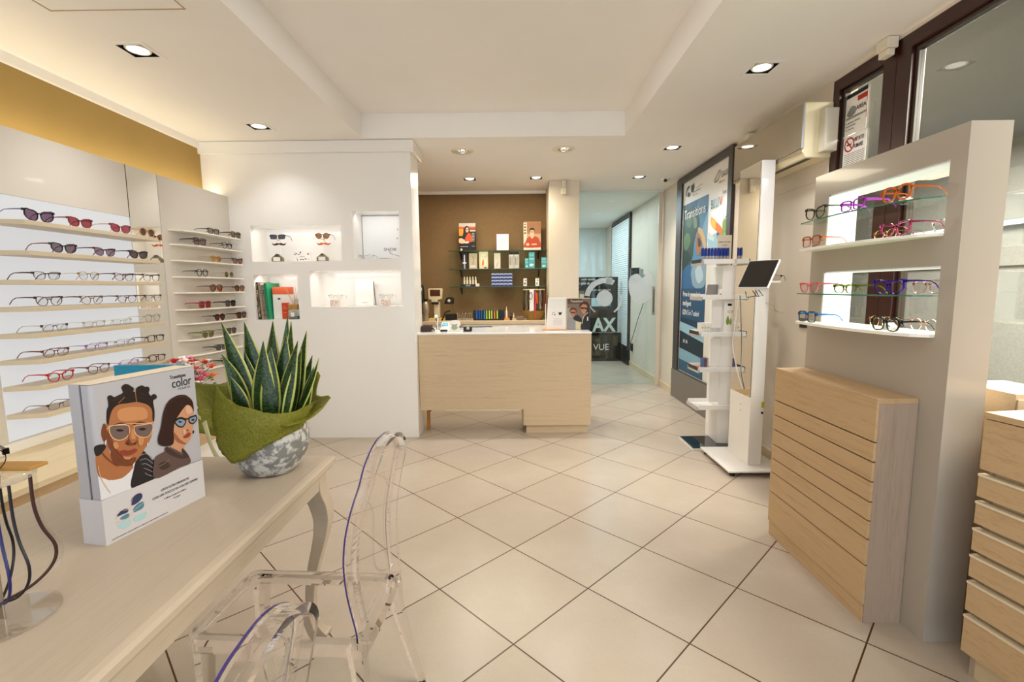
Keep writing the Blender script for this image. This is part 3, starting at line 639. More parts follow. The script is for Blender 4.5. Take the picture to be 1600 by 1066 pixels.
def framem(col, met=0, tr=0):
    k = 'acetate_%s_%d_%d' % (col, met, tr)
    if k not in M:
        if met: M[k] = mat(k, col, .22, metal=1)
        elif tr: M[k] = mat(k, col, .08, trans=.8, ior=1.15, coat=.3)
        elif '/' in col:
            m = mat(k, col.split('/')[0], .15, coat=.5); a, c2 = col.split('/')
            base(m, ramp(m, noise(m, coords(m), 130, 3, .6), [(.42, a), (.56, c2)]))
        else: M[k] = mat(k, col, .15, coat=.5)
    return M[k]
KIND = dict(cat='cat-eye', catbig='wide cat-eye', oval='oval', rect='rectangular', square='square', round='round', aviator='aviator', hexa='angular', narrow='narrow')
def eyewear(x, y, z, rz, style, col, lens=None, label='', group='', rim=.0036, tw=.0034, met=0, tr=0, tcol=None, name=None):
    root = thing(name or ('sunglasses' if lens else 'eyeglasses'), label, 'sunglasses' if lens else 'eyeglasses', (x, y, z), group, rz)
    root.scale = (1.12, 1.02, 1.12)
    fm = framem(col, met, tr); tm = framem(tcol, met, tr) if tcol else fm; lm = lensm(lens) if lens else M['lens_clear']
    for nm, me in eyewear_meshes(style, rim, tw):
        o = bpy.data.objects.new(nm, me); C.objects.link(o); o.parent = root
        o.material_slots[0].link = 'OBJECT'; o.material_slots[0].material = {'frame_front': fm, 'temple': tm, 'lens': lm}[nm]
    return root
G1 = 'frames on the backlit shelves'; G2 = 'sunglasses on the acrylic shelves'; G3 = 'frames in the display pier'
# (shelf, Y, style, frame colour, lens colour, options, label)
LW = [
 (0, 2.475, 'catbig', '1b0a10', '6a4560', dict(tcol='8a86a8'), 'black cat-eye sunglasses with purple lenses, first on the top backlit shelf'),
 (0, 2.70, 'cat', '7c1420', '8e2a34', {}, 'red cat-eye sunglasses with red lenses, second on the top backlit shelf'),
 (0, 2.985, 'cat', '84101c', '9a2c3c', dict(tcol='c9a27a'), 'dark red cat-eye sunglasses with slim gold temples, third on the top backlit shelf'),
 (0, 3.225, 'round', 'bf9b6a', '5a3020', {}, 'beige round sunglasses with brown lenses at the mirror end of the top backlit shelf'),
 (1, 2.60, 'cat', '26231e', '6a5060', dict(tcol='8a3a3a'), 'dark cat-eye sunglasses with mauve lenses, first on the second backlit shelf'),
 (1, 2.855, 'cat', '54202c', '7c6070', dict(rim=.0022), 'burgundy thin-rimmed cat-eye sunglasses, second on the second backlit shelf'),
 (1, 3.12, 'cat', '141010', '4a3a3a', {}, 'black cat-eye sunglasses with smoke lenses, third on the second backlit shelf'),
 (2, 2.505, 'oval', '2c2a20/6b1a20', None, dict(rim=.002), 'green and red oval eyeglasses, first on the third backlit shelf'),
 (2, 2.755, 'round', 'b08a50', None, dict(rim=.0009, tw=.0012, met=1), 'fine gold wire eyeglasses, second on the third backlit shelf'),
 (2, 3.02, 'cat', '8a1c1c/3a1010', None, dict(rim=.002), 'red tortoise cat-eye eyeglasses, third on the third backlit shelf'),
 (2, 3.24, 'cat', '15100f', None, dict(rim=.002), 'black cat-eye eyeglasses, at the mirror end of the third backlit shelf'),
 (3, 2.53, 'cat', '2a0d10/701820', None, dict(rim=.0024), 'black and red cat-eye eyeglasses, first on the fourth backlit shelf'),
 (3, 2.775, 'cat', '4a1a14/a06040', None, dict(rim=.0017), 'brown fading cat-eye eyeglasses, second on the fourth backlit shelf'),
 (3, 3.05, 'cat', '6a1414', None, dict(rim=.0016), 'dark red thin eyeglasses, third on the fourth backlit shelf'),
 (3, 3.25, 'cat', '50201a', None, dict(rim=.0014), 'thin reddish brown eyeglasses, at the mirror end of the fourth backlit shelf'),
 (4, 2.56, 'oval', '7a5a48', None, dict(rim=.0006, tw=.0012, met=1), 'nearly rimless bronze eyeglasses, first on the fifth backlit shelf'),
 (4, 2.80, 'oval', 'd8c09a', None, dict(rim=.0005, tw=.001, met=1), 'nearly rimless pale gold eyeglasses, second on the fifth backlit shelf'),
 (4, 3.04, 'oval', 'e6d8c0', None, dict(rim=.0005, tw=.001, met=1), 'nearly rimless silver eyeglasses, third on the fifth backlit shelf'),
 (4, 3.24, 'round', 'f4ede0', None, dict(rim=.003, tr=1), 'clear round eyeglasses, at the mirror end of the fifth backlit shelf'),
 (5, 2.57, 'oval', '4a2a14/a0402a', None, dict(rim=.0024), 'brown tortoise oval eyeglasses, first on the sixth backlit shelf'),
 (5, 2.82, 'oval', '9a5ac0', None, dict(rim=.0012, tw=.0018), 'violet thin eyeglasses, second on the sixth backlit shelf'),
 (5, 3.04, 'oval', 'f2e8e4', None, dict(rim=.0016, tr=1), 'colourless thin eyeglasses, third on the sixth backlit shelf'),
 (5, 3.24, 'rect', '5a4218/2a2010', None, dict(rim=.0028), 'olive tortoise eyeglasses, at the mirror end of the sixth backlit shelf'),
 (6, 2.60, 'cat', 'c41414', None, dict(rim=.0032), 'bright red eyeglasses, first on the seventh backlit shelf'),
 (6, 2.84, 'cat', '8a2a1a/3a1410', None, dict(rim=.0022), 'red-brown tortoise eyeglasses, second on the seventh backlit shelf'),
 (6, 3.06, 'oval', 'd67ac0', None, dict(rim=.001, tw=.002), 'pink thin eyeglasses, third on the seventh backlit shelf'),
 (6, 3.24, 'rect', '7a4422/3a1c10', None, dict(rim=.0026), 'amber brown eyeglasses, at the mirror end of the seventh backlit shelf'),
 (7, 2.61, 'narrow', '6a1c1c', None, dict(rim=.0013, tw=.002), 'thin dark red eyeglasses, first on the lowest backlit shelf'),
]
LY = iter([2.508, 2.742, 3.02, 3.235, 2.625, 2.885, 3.144, 2.511, 2.76, 3.009, 3.235, 2.508, 2.763, 3.016, 3.235, 2.522, 2.763, 2.96, 3.215, 2.511, 2.763, 2.97, 3.225, 2.524, 2.76, 2.985, 3.222, 2.507])
for sh, y, st, c, l, k, lab in LW: eyewear(-2.474, next(LY), SZ[sh], R(90), st, c, l, lab, G1, **k)
PW = [
 (0, 3.90, 'rect', '141014', '7a6a58', {}, 'black rectangular sunglasses, nearer pair on the top acrylic shelf'),
 (0, 4.26, 'square', '5a4a2a', '5a4a34', dict(tw=.006), 'olive brown chunky sunglasses, farther pair on the top acrylic shelf'),
 (1, 3.72, 'square', '14120f', '7a4a42', dict(rim=.005, tw=.005, tcol='26301c'), 'thick black square sunglasses with brown lenses, nearer pair on the second acrylic shelf'),
 (1, 4.10, 'round', '121014', None, dict(rim=.0035), 'black round eyeglasses, farther pair on the second acrylic shelf'),
 (2, 3.95, 'round', 'b98a3a', 'd08a1c', dict(rim=.0012, tw=.0014, met=1), 'gold round sunglasses with amber lenses, nearer pair on the third acrylic shelf'),
 (2, 4.31, 'cat', '1c120f', 'a44a26', dict(rim=.003), 'black cat-eye sunglasses with orange-brown lenses, farther pair on the third acrylic shelf'),
 (3, 3.745, 'round', '1a1218', None, dict(rim=.004), 'black thick round eyeglasses, nearer pair on the fourth acrylic shelf'),
 (3, 4.13, 'round', 'd8b878', '3c4426', dict(rim=.0006, tw=.0012, met=1), 'gold wire sunglasses with green lenses, farther pair on the fourth acrylic shelf'),
 (4, 3.95, 'aviator', '5a1c0c', '8a5020', dict(rim=.004), 'tortoise aviator sunglasses, nearer pair on the fifth acrylic shelf'),
 (4, 4.33, 'hexa', '4a2a14', 'a4561c', {}, 'brown sunglasses with amber lenses, farther pair on the fifth acrylic shelf'),
 (5, 3.80, 'square', 'b23a50', '8a3434', dict(rim=.005, tw=.005), 'pink square sunglasses, nearer pair on the sixth acrylic shelf'),
 (5, 4.16, 'square', '0c0c0c', '3a3030', dict(tw=.005), 'black square sunglasses, farther pair on the sixth acrylic shelf'),
 (6, 4.02, 'round', '120e0c', '5a3a38', dict(rim=.004), 'black round sunglasses, nearer pair on the seventh acrylic shelf'),
 (6, 4.355, 'square', '3c140c', '6a3a14', dict(rim=.005, tw=.004), 'dark tortoise square sunglasses, farther pair on the seventh acrylic shelf'),
 (7, 3.85, 'cat', '7a8420', '6a5430', dict(rim=.004, tw=.006), 'lime green sunglasses, nearer pair on the eighth acrylic shelf'),
 (7, 4.20, 'round', '1a1412', '4a3a30', {}, 'black round sunglasses, farther pair on the eighth acrylic shelf, behind a leaf'),
 (8, 4.04, 'oval', '0f0d0c', '3c3a2c', dict(tw=.005), 'black narrow sunglasses alone on the ninth acrylic shelf'),
 (9, 4.16, 'rect', '0f0d0c', '3c3a2c', dict(tw=.005), 'black sunglasses alone on the lowest acrylic shelf, just over the flowers'),
]
PY_ = iter([4.014, 4.332, 3.829, 4.189, 4.018, 4.332, 3.829, 4.182, 3.995, 4.332, 3.829, 4.176, 4.01, 4.332, 3.84, 4.16, 4.0, 4.072])
for sh, y, st, c, l, k, lab in PW: eyewear(-2.512, next(PY_), PZ[sh]+.0003, R(90), st, c, l, lab, G2, **k)

# flower arrangement on the bench
t = thing('flower_arrangement', 'arrangement of red, orange, pink and white flowers on the end of the oak bench', 'flowers', (-2.30, 3.28, .601))
B().lathe([(.045, 0), (.07, .02), (.075, .10), (.055, .16), (.06, .17)], (-2.30, 3.28, .601), 20, cap=False).obj('vase', white, t, smooth=True)
b = B(); bl = {}
for i in range(84):
    a = rnd.uniform(0, 2*pi); r = rnd.uniform(.02, .23); x, y = -2.30+r*cos(a)*.75, 3.28+r*sin(a); z = .60 + .17 + rnd.uniform(.02, .19)*(1.1-r*1.5)
    b.tube([(-2.30, 3.28, .72), ((x-2.30)/2, (y+3.28)/2, z-.05), (x, y, z)], .0016, 4)
    col = rnd.choice(['c81e1e', 'd43a2a', 'ee7a14', 'f2ece6', 'f6e2d8', 'e890a8', 'f4f0ea', 'b8141e', 'd8486a', 'f8f4f0'])
    f = B(); rr = rnd.uniform(.020, .040)
    for k in range(6):
        q = k*pi/3+a; f.face([(x, y, z), (x+rr*cos(q-.4), y+rr*sin(q-.4), z+.006), (x+rr*1.2*cos(q), y+rr*1.2*sin(q), z+.012), (x+rr*cos(q+.4), y+rr*sin(q+.4), z+.006)])
    f.ball((x, y, z+.004), rr*.45, 8); f.obj('blossom', mat('petal_'+col, col, .6), t, weld=False)
b.obj('stems', mat('stem_green', '4a5a22', .6), t)
b = B()
for i in range(40):
    a = rnd.uniform(0, 2*pi); r = rnd.uniform(.05, .2); x, y, z = -2.30+r*cos(a)*.7, 3.28+r*sin(a), .60+.13+rnd.uniform(0, .14); l = .035
    b.face([(x, y, z), (x+l*cos(a)*.5-.01*sin(a), y+l*sin(a)*.5+.01*cos(a), z+.012), (x+l*cos(a), y+l*sin(a), z+.004), (x+l*cos(a)*.5+.01*sin(a), y+l*sin(a)*.5-.01*cos(a), z+.012)])
b.obj('foliage', mat('leaf_mid', '5c6e2c', .5), t, weld=False)

# ---------------------------------------------------------------- things in the wall niches
YN = 4.60
for x, lab, st, fc, lc, mc in ((-2.26, 'sunglasses with a dark moustache on a white stand at the left of the first niche', 'rect', '2a1612', '30384c', '3a1c10'), (-1.83, 'tortoise sunglasses with an orange moustache on a white stand, right in the first niche', 'round', '5a2c10', '7a5230', 'b4561c')):
    t = thing('moustache_stand', lab, 'stand', (x, YN, 1.69), 'moustache eyewear stands')
    B().tube([(x, YN+.02, 1.69), (x, YN+.02, 1.93)], .006, 8).lathe([(.03, 0), (.03, .006)], (x, YN+.02, 1.69)).obj('post', white_g, t)
    B().prism([(p[0]+x, YN-.002, p[1]+1.862) for p in smooth_loop([(0, .008), (.02, .014), (.045, .003), (.068, .012), (.05, -.010), (.02, -.008), (0, -.002), (-.02, -.008), (-.05, -.010), (-.068, .012), (-.045, .003), (-.02, .014)], 3)], (0, .006, 0)).obj('moustache', mat('felt_'+mc, mc, .7), t)
    B().prism([(x-.012, YN+.002, 1.90), (x+.012, YN+.002, 1.90), (x+.004, YN+.002, 1.94), (x-.004, YN+.002, 1.94)], (0, .012, 0)).obj('nose', mat('pale_wood', 'dcc39a', .5), t)
    eyewear(x, YN-.02, 1.905, 0, st, fc, lc, 'sunglasses worn by the white stand ' + ('at the left of the first niche' if x < -2 else 'at the right of the first niche'), 'sunglasses on the moustache stands', rim=.003)
    t = thing('watch_case', ('small olive metal case under the dark moustache' if x < -2 else 'small olive metal case under the orange moustache'), 'case', (x, YN-.05, 1.69), 'small metal cases')
    b = B(); 
    b.prism([(x-.052, YN-.06, 1.6902), (x+.052, YN-.06, 1.6902), (x+.052, YN-.06, 1.73), (x+.025, YN-.06, 1.752), (x-.025, YN-.06, 1.752), (x-.052, YN-.06, 1.73)], (0, .04, 0)).obj('case_body', metal('olive_metal', '8d8266', .35), t, .003)
    B().box(x-.032, YN-.064, 1.70, x+.032, YN-.0601, 1.736).obj('glass_window', mat('pale_dial', 'dedad0', .2), t)
    B().prism([(x-.022, YN-.058, 1.7521), (x+.022, YN-.058, 1.7521), (x+.006, YN-.058, 1.768), (x-.006, YN-.058, 1.768)], (0, .03, 0)).obj('lid', metal('dark_olive', '5c5240', .4), t)
t = thing('display_card', 'small white card patterned with purple marks in the middle of the first niche', 'card', (-2.02, YN-.04, 1.69))
B().box(-2.10, YN-.05, 1.691, -1.942, YN-.04, 1.79).obj('card', white, t, .001)
L = []
for i in range(30): 
    u, v = rnd.uniform(.008, .15), rnd.uniform(.008, .092)
    if .035 < u < .12 and .03 < v < .07: continue
    s = rnd.uniform(.004, .008); L.append(('p', rnd.choice(['3a2a58', '4a3a6a', '6a4a3a']), 0, [(u-s, v), (u, v+s*.8), (u+s, v+.002), (u+s*.3, v-s*.7)]))
art('pattern', t, (-2.10, YN-.05, 1.691), E3, F3, L)
text('KINTO', .016, (-2.02, YN-.05, 1.735), E3, F3, mat('print_6a5a6a', '6a5a6a'), t, align='CENTER')
t = thing('brand_panel', 'white square backing panel with the word SNOB in the tall right niche', 'sign', (-1.27, 4.70, 1.706))
B().box(-1.485, 4.705, 1.706, -1.065, 4.715, 2.13).obj('panel', mat('glowing_white_panel', (.88, .88, .88), .5, emit=.02), t)  # faint glow put into the panel, which only the niche strip lights
text('SNOB', .038, (-1.285, 4.705, 1.80), E3, F3, mat('print_4a4a4c', '4a4a4c'), t, wx=1.25)
L = [('p', 'c9b8a8', 0, [(x, y), (x+.012, y+.006), (x+.02, y-.004), (x+.006, y-.008)]) for x, y in ((.335, .30), (.375, .28), (.36, .24), (.385, .22), (.33, .215), (.37, .21))]
L += [('s', '6a5a58', .003, [(.25, .085), (.27, .065), (.32, .05), (.37, .035)]), ('s', '8a6a60', .003, [(.255, .10), (.265, .08), (.29, .07)])]
art('drawing', t, (-1.485, 4.705, 1.706), E3, F3, L)
eyewear(-1.415, 4.57, 1.7055, R(0), 'round', 'b9c2cc', None, 'silver blue round eyeglasses lying in the tall SNOB niche', '', rim=.0014, met=1)
t = thing('fountain_pen', 'small black and white pen lying in the corner of the SNOB niche', 'pen', (-1.22, 4.58, 1.706))
B().tube([(-1.30, 4.60, 1.712), (-1.22, 4.58, 1.712)], .006, 8).obj('barrel', black, t); B().tube([(-1.22, 4.58, 1.712), (-1.16, 4.565, 1.711)], .006, 8, r2=.002).obj('tip', mat('print_b08a80', 'b08a80'), t)
# books
bk = [('black and white patterned paperback, leftmost book in the small niche', -2.435, .030, .35, '2a2624', 'b9a890', .26), ('beige spined book, second in the small niche', -2.404, .024, .345, 'b09a7c', '7a6a50', .25),
      ('grey spined book, third in the small niche', -2.379, .028, .325, '8a8478', '4a4640', .24), ('tall green spined book in the small niche', -2.350, .026, .34, '148a5c', '0c6a44', .27)]
for lab, x, wd, h, c, c2, dp in bk:
    t = thing('book', lab, 'book', (x+wd/2, 4.58, 1.15), 'books in the small niche')
    T = Matrix.Translation((x, 0, 1.151)) @ Matrix.Rotation(R(-3), 4, 'Y') @ Matrix.Translation((-x, 0, -1.151))
    B().box(x+.001, 4.47, 1.151, x+wd-.001, 4.47+dp-.02, 1.151+h, T=T).obj('cover', mat('bookcloth_'+c, c, .5), t, .001)
    sp_ = mat('bookspine_'+c2, c2, .5); v_ = coords(sp_, (1, 1, 1)); base(sp_, ramp(sp_, noise(sp_, v_, 70, 2, .6), [(.46, c), (.54, c2)]))
    B().box(x+wd*.15, 4.4685, 1.17, x+wd*.85, 4.4699, 1.14+h, T=T).obj('spine_print', sp_, t)
t = thing('book', 'white magazine box with an orange-red top band, beside the green book', 'book', (-2.24, 4.6, 1.15), 'books in the small niche')
B().box(-2.318, 4.53, 1.151, -2.155, 4.62, 1.385).obj('cover', white, t, .001); B().box(-2.318, 4.529, 1.3851, -2.155, 4.62, 1.455).obj('top_band', mat('coral', 'd8603a', .5), t, .001)
B().box(-2.27, 4.5285, 1.335, -2.245, 4.5299, 1.35).obj('label_print', mat('print_3a2420', '3a2420'), t)
t = thing('book', 'small orange-red booklet leaning in front of the white magazine box', 'book', (-2.19, 4.5, 1.15), 'books in the small niche')
B().box(-2.225, 4.505, 1.151, -2.160, 4.52, 1.305).obj('cover', mat('orange_red', 'd2481e', .5), t, .001)
art('print', t, (-2.225, 4.505, 1.151), E3, F3, [('l', 'e8c0a8', 0, rect(.012, .115, .03, .118)), ('l', 'e8c0a8', 0, rect(.012, .10, .05, .103)), ('l', 'e8c0a8', 0, rect(.012, .06, .045, .063))])
t = thing('reed_diffuser', 'glass reed diffuser with a wooden collar at the right end of the small niche', 'diffuser', (-2.095, 4.49, 1.15))
B().box(-2.142, 4.455, 1.151, -2.052, 4.53, 1.245).obj('bottle', mat('bottle_glass', (.9, .95, .88), .05, trans=.85, ior=1.3), t, .006)
B().box(-2.138, 4.459, 1.156, -2.056, 4.526, 1.18).obj('oil', mat('oil_green', '8a9a48', .1), t); B().box(-2.118, 4.4535, 1.175, -2.085, 4.4549, 1.215).obj('bottle_label', white, t)
B().box(-2.142, 4.455, 1.2455, -2.052, 4.53, 1.29).obj('wooden_collar', mat('honey_wood', 'b0803a', .5), t, .003)
b = B()
for x, y in ((-2.19, 4.5), (-2.15, 4.46), (-2.12, 4.52), (-2.075, 4.48), (-2.05, 4.5)): b.tube([(-2.097, 4.49, 1.29), (x*.5-2.097*.5, y, 1.37), (x+.005, y, 1.45)], .0018, 5)
b.obj('reeds', mat('reed', 'c9a878', .6), t)
# lower right niche
t = thing('picture_frame', 'pale line-drawn card in the middle of the lower right niche', 'card', (-1.48, 4.62, 1.265))
B().box(-1.56, 4.64, 1.266, -1.385, 4.648, 1.52).obj('card', white, t, .001)
art('drawing', t, (-1.56, 4.64, 1.266), E3, F3, [('s', 'cdbfae', .0025, [(.0, .10), (.05, .095), (.10, .098), (.165, .094)]), ('s', 'cdbfae', .0025, [(.01, .105), (.02, .125), (.10, .122), (.15, .125)]), ('l', 'd8cfc4', 0, rect(.03, .20, .10, .204)), ('l', 'd8cfc4', 0, rect(.03, .17, .12, .173)), ('l', 'd8cfc4', 0, rect(.03, .15, .12, .153))])
text('MOMO', .018, (-1.47, 4.64, 1.29), E3, F3, mat('print_b0a8a0', 'b0a8a0'), t, align='CENTER')
tag(B().tube([(-1.368, 4.60, 1.50), (-1.352, 4.60, 1.272)], .0035, 6).obj('wooden_stick', mat('dark_wood', '4a2c1c', .5)), 'thin dark wooden stick leaning beside the card in the lower right niche', 'stick')
for x, lab in ((-1.735, 'left'), (-1.245, 'right')):
    t = thing('patterned_cube', 'small pale pink patterned box at the %s of the lower right niche' % lab, 'box', (x, 4.56, 1.265), 'patterned boxes in the lower niche')
    B().box(x-.036, 4.53, 1.266, x+.036, 4.60, 1.328).obj('box_body', mat('box_pink', 'e2d0c2', .5), t, .001)
    art('pattern', t, (x-.036, 4.53, 1.266), E3, F3, [('l', rnd.choice(['b0705a', '8a6a5a', 'c08a78', '9a8a80']), 0, rect(u, v, u+rnd.uniform(.005, .014), v+.007)) for u in (.004, .02, .036, .052) for v in (.006, .02, .034, .048) if rnd.random() < .75])
    eyewear(x, 4.58, 1.3282, 0, 'round', 'd8c8b8', None, 'thin pale wire eyeglasses standing on the %s patterned box' % lab, 'wire eyeglasses in the lower niche', rim=.0008, tw=.001, met=1)
# ---------------------------------------------------------------- consulting table
t = thing('consulting_table', 'white brushed wood table with cabriole legs in the foreground', 'table', (-1.16, 1.0, 0))
b = B(); prof = [(0, .735), (.006, .745), (.014, .75), (.0, .0)]
def slab(b, x0, y0, x1, y1, lv):
    b.loft([[(x0+i, y0+i, z), (x1-i, y0+i, z), (x1-i, y1-i, z), (x0+i, y1-i, z)] for z, i in lv])
slab(b, -1.60, .02, -.745, 1.885, [(.700, .028), (.703, .014), (.715, .010), (.722, .0), (.738, .0), (.746, .008), (.750, .022)])
b.obj('table_top', paint_w, t)
holed(B(), 'z', -1.565, -.78, .06, 1.85, .635, .6999, [(-1.54, -.805, .085, 1.825)]).obj('apron', paint_w, t, .002)
for sx, sy in ((1, 1), (1, -1), (-1, 1), (-1, -1)):
    cx, cy = -1.1725+sx*.36, .955+sy*.865
    b = B(); rings = []
    for z, off, wd in ((.70, 0, .033), (.62, .004, .036), (.57, .018, .036), (.50, .026, .031), (.42, .014, .026), (.30, -.018, .021), (.18, -.034, .018), (.08, -.030, .017), (.03, -.012, .020), (.012, 0, .026), (0, .002, .024)):
        x, y = cx+sx*off*.8, cy+sy*off*.8
        rings.append([(x+wd*a, y+wd*c, z) for a, c in ((-1, -1), (1, -1), (1, 1), (-1, 1))])
    q = [[Vector(p) for p in r] for r in rings]; out = []
    for i in range(len(q)-1):
        for k in range(3):
            p0, p1, p2, p3 = q[max(0, i-1)], q[i], q[i+1], q[min(len(q)-1, i+2)]; u = k/3
            out.append([.5*((2*p1[j])+(p2[j]-p0[j])*u+(2*p0[j]-5*p1[j]+4*p2[j]-p3[j])*u*u+(-p0[j]+3*p1[j]-3*p2[j]+p3[j])*u**3) for j in range(4)])
    out.append(q[-1]); b.loft(out); b.obj('leg', paint_w, t, .006, smooth=False, seg=3)

# ---------------------------------------------------------------- advertising box with two portraits
P0 = Vector((-1.098, 1.191, .75)); U = Vector((.2055, .9787, 0)).normalized(); Nn = U.cross(Vector((0, 0, 1)))
t = thing('advertising_box', 'grey cardboard display box printed with two people wearing glasses, standing on the table', 'box', (-1.10, 1.34, .75))
def T3(u, w_, z): return tuple(P0 + U*u + Nn*w_ + Vector((0, 0, z)))
def slabU(b, u0, u1, w0, w1, z0, z1):
    b.loft([[T3(u0, w0, z), T3(u1, w0, z), T3(u1, w1, z), T3(u0, w1, z)] for z in (z0, z1)]); return b
grb = mat('silver_grey_card', 'b0adb2', .38); slc = mat('pale_sleeve_card', 'cbc6c8', .4)
b = B(); w0, w1 = -.034, 0; rr = .012
out = [(rr*(1-sin(a)), w1-rr*(1-cos(a))) for a in [i*pi/2/5 for i in range(6)]][::-1]
out = [(.31, w1), (.31, w0), (.004, w0), (.0, w0+.004)] + [(rr*(1-cos(a)), w1-rr*(1-sin(a))) for a in [i*pi/12 for i in range(7)]]
b.prism([T3(u, w_, .0005) for u, w_ in out], (0, 0, .4345)); b.obj('front_half', grb, t)
slabU(B(), .0, .31, -.072, -.0375, .0005, .436).obj('rear_half', grb, t, .001)
slabU(B(), .004, .306, -.0374, -.0341, .0005, .432).obj('gap_shade_slab', black, t)  # black filler paints the shade between the two halves
slabU(B(), .002, .308, -.0705, -.002, .4362, .4368).obj('top_paper', mat('cream_paper', 'e9d9c2', .5), t)
b = B(); slabU(b, -.0025, .312, .0002, .0016, .0, .126); slabU(b, -.0025, -.0005, -.074, .0001, .0, .126); slabU(b, -.0004, .312, -.0745, -.073, .0, .126); slabU(b, .3101, .312, -.0729, .0001, .0, .126)
b.obj('lower_sleeve', slc, t, weld=False)
L = [(k, c, wd/1000, [(x/2000, y/2000) for x, y in p]) for k, c, wd, p in BOX_ART]
# the pictures lie on the front half (upper) and on the sleeve (lower), which sticks out a little more
hi = [l for l in L if min(p[1] for p in l[3]) > .122 or l[1] in ('coat', 'coat2', 'coatL', 'coat2D', 'tee', 'skin')]; lo = [l for l in L if l not in hi]
hi = [(k, c, w_, [(x, max(y, .1262)) for x, y in p]) for k, c, w_, p in hi if max(p_[1] for p_ in p) > .127]
art('portraits', t, tuple(P0), U, F3, hi, off=.0004, step=.00005)
art('sleeve_picture', t, tuple(P0+Nn*.0017), U, F3, [l for l in lo if max(p[1] for p in l[3]) < .14], off=.0003, step=.00005)
inkm = mat('print_2a2628', '2a2628'); inkg = mat('print_6a666a', '6a666a')
up = lambda u, z, w_=.0: tuple(P0 + U*u + Nn*w_ + Vector((0, 0, z)))
text('Transitions', .0155, up(.224, .409), U, F3, inkm, t, wx=.78); text('color', .040, up(.228, .381), U, F3, inkm, t, wx=.80); text('TOUCH', .0085, up(.247, .371), U, F3, inkg, t, wx=1.45)
text('LENTI ULTRA DINAMICHE', .0098, up(.161, .081, .0017), U, F3, inkg, t, wx=.84)
text('CON UN TOCCO DI COLORE SEMPRE', .0098, up(.133, .066, .0017), U, F3, inkg, t, wx=.92)
text('7 effetti. Luminosi e Stilosi.', .0070, up(.168, .052, .0017), U, F3, inkg, t); text('È color!', .0070, up(.200, .041, .0017), U, F3, inkg, t)
text('Le lenti fotocromatiche si scuriscono alla luce e si schiariscono in interni. Immagini a scopo illustrativo.', .0040, up(.012, .008, .0017), U, F3, inkg, t)

tag(B().box(-1.345, 1.555, .7505, -1.118, 1.575, 1.180).obj('advertising_box', mat('teal_card', '1583a0', .45), None, .001), 'plain teal box standing behind the box with two portraits', 'box')

# ---------------------------------------------------------------- potted sansevieria in green wrap
PX, PY = -.925, 1.722
t = thing('potted_sansevieria', 'snake plant with yellow-edged leaves in a grey mottled pot with green wrap', 'plant', (PX, PY, .75))
pm = mottled('lime_washed_clay', '7c7a76', 'c9c6c0', 22, .75, .4, lo=.47, hi=.56)
b = B(); rings = []
for r, z in ((.001, 0), (.072, .0), (.088, .006), (.104, .03), (.122, .065), (.131, .10), (.131, .14), (.124, .175), (.112, .20), (.105, .205), (.098, .20), (.09, .17), (.001, .165)):
    rings.append([(PX+r*1.0*math.copysign(abs(cos(a))**.86, cos(a)), PY+r*math.copysign(abs(sin(a))**.86, sin(a)), .75+z) for a in [2*pi*k/40 for k in range(40)]])
b.loft(rings); b.obj('pot', pm, t, smooth=True)
lm = mat('sansevieria_leaf', '1f3a14', .35, spec=.5)
uv = nd(lm, 'ShaderNodeUVMap'); sp = nd(lm, 'ShaderNodeSeparateXYZ'); ln(lm, uv.outputs[0], sp.inputs[0])
ab = nd(lm, 'ShaderNodeMath', operation='ABSOLUTE'); sb = nd(lm, 'ShaderNodeMath', operation='SUBTRACT'); sb.inputs[1].default_value = .5
ln(lm, sp.outputs[0], sb.inputs[0]); ln(lm, sb.outputs[0], ab.inputs[0])
nz = noise(lm, coords(lm, (60, 60, 120)), 1.6, 3, .6)
dk = ramp(lm, nz, [(.42, '0b1a08'), (.60, '34531f')]); edge = nd(lm, 'ShaderNodeMath', operation='GREATER_THAN'); edge.inputs[1].default_value = .395
ln(lm, ab.outputs[0], edge.inputs[0]); mx = nd(lm, 'ShaderNodeMix', data_type='RGBA'); ln(lm, edge.outputs[0], mx.inputs[0]); ln(lm, dk, mx.inputs[6]); mx.inputs[7].default_value = (*hexc('b4b65c'), 1); base(lm, mx.outputs[2])
def leaf(x0, y0, x1, y1, z1, wd, bend=0, face=0, z0=.92, tw_=0):
    b = B(); uvl = b.b.loops.layers.uv.new('UVMap'); N = 18; rows = []
    p0, p2 = Vector((PX+x0, PY+y0, z0)), Vector((PX+x1, PY+y1, z1)); p1 = (p0+p2)/2 + Vector((-bend*(x1-x0) , -bend*(y1-y0), abs(bend)*.10))
    prev = None
    for i in range(N+1):
        u = i/N; c = (1-u)**2*p0 + 2*u*(1-u)*p1 + u*u*p2; tg = (2*(1-u)*(p1-p0)+2*u*(p2-p1)).normalized()
        wv = wd*.58*(.50+.50*sin(pi*min(1, u*.95+.08)))*max(0, 1-u**3.2)**.85 + .0004
        side = Vector((cos(face+tw_*u), sin(face+tw_*u), 0)); side = (side - tg*side.dot(tg)).normalized(); nn = side.cross(tg)
        rows.append(([c + side*wv*k + nn*(.22*wv*(1-abs(k)*1.0)) for k in (-1, -.66, -.3, 0, .3, .66, 1)], u))
    V = [[b.b.verts.new(p) for p in r] for r, u in rows]
    for i in range(N):
        for k in range(6):
            f = b.b.faces.new([V[i][k], V[i][k+1], V[i+1][k+1], V[i+1][k]])
            for lp, (kk, ii) in zip(f.loops, ((k, i), (k+1, i), (k+1, i+1), (k, i+1))): lp[uvl].uv = ((0, .17, .35, .5, .65, .83, 1)[kk], ii/N)
    o = b.obj('leaf', lm, t, smooth=True, weld=False); md = o.modifiers.new('thick', 'SOLIDIFY'); md.thickness = .0022
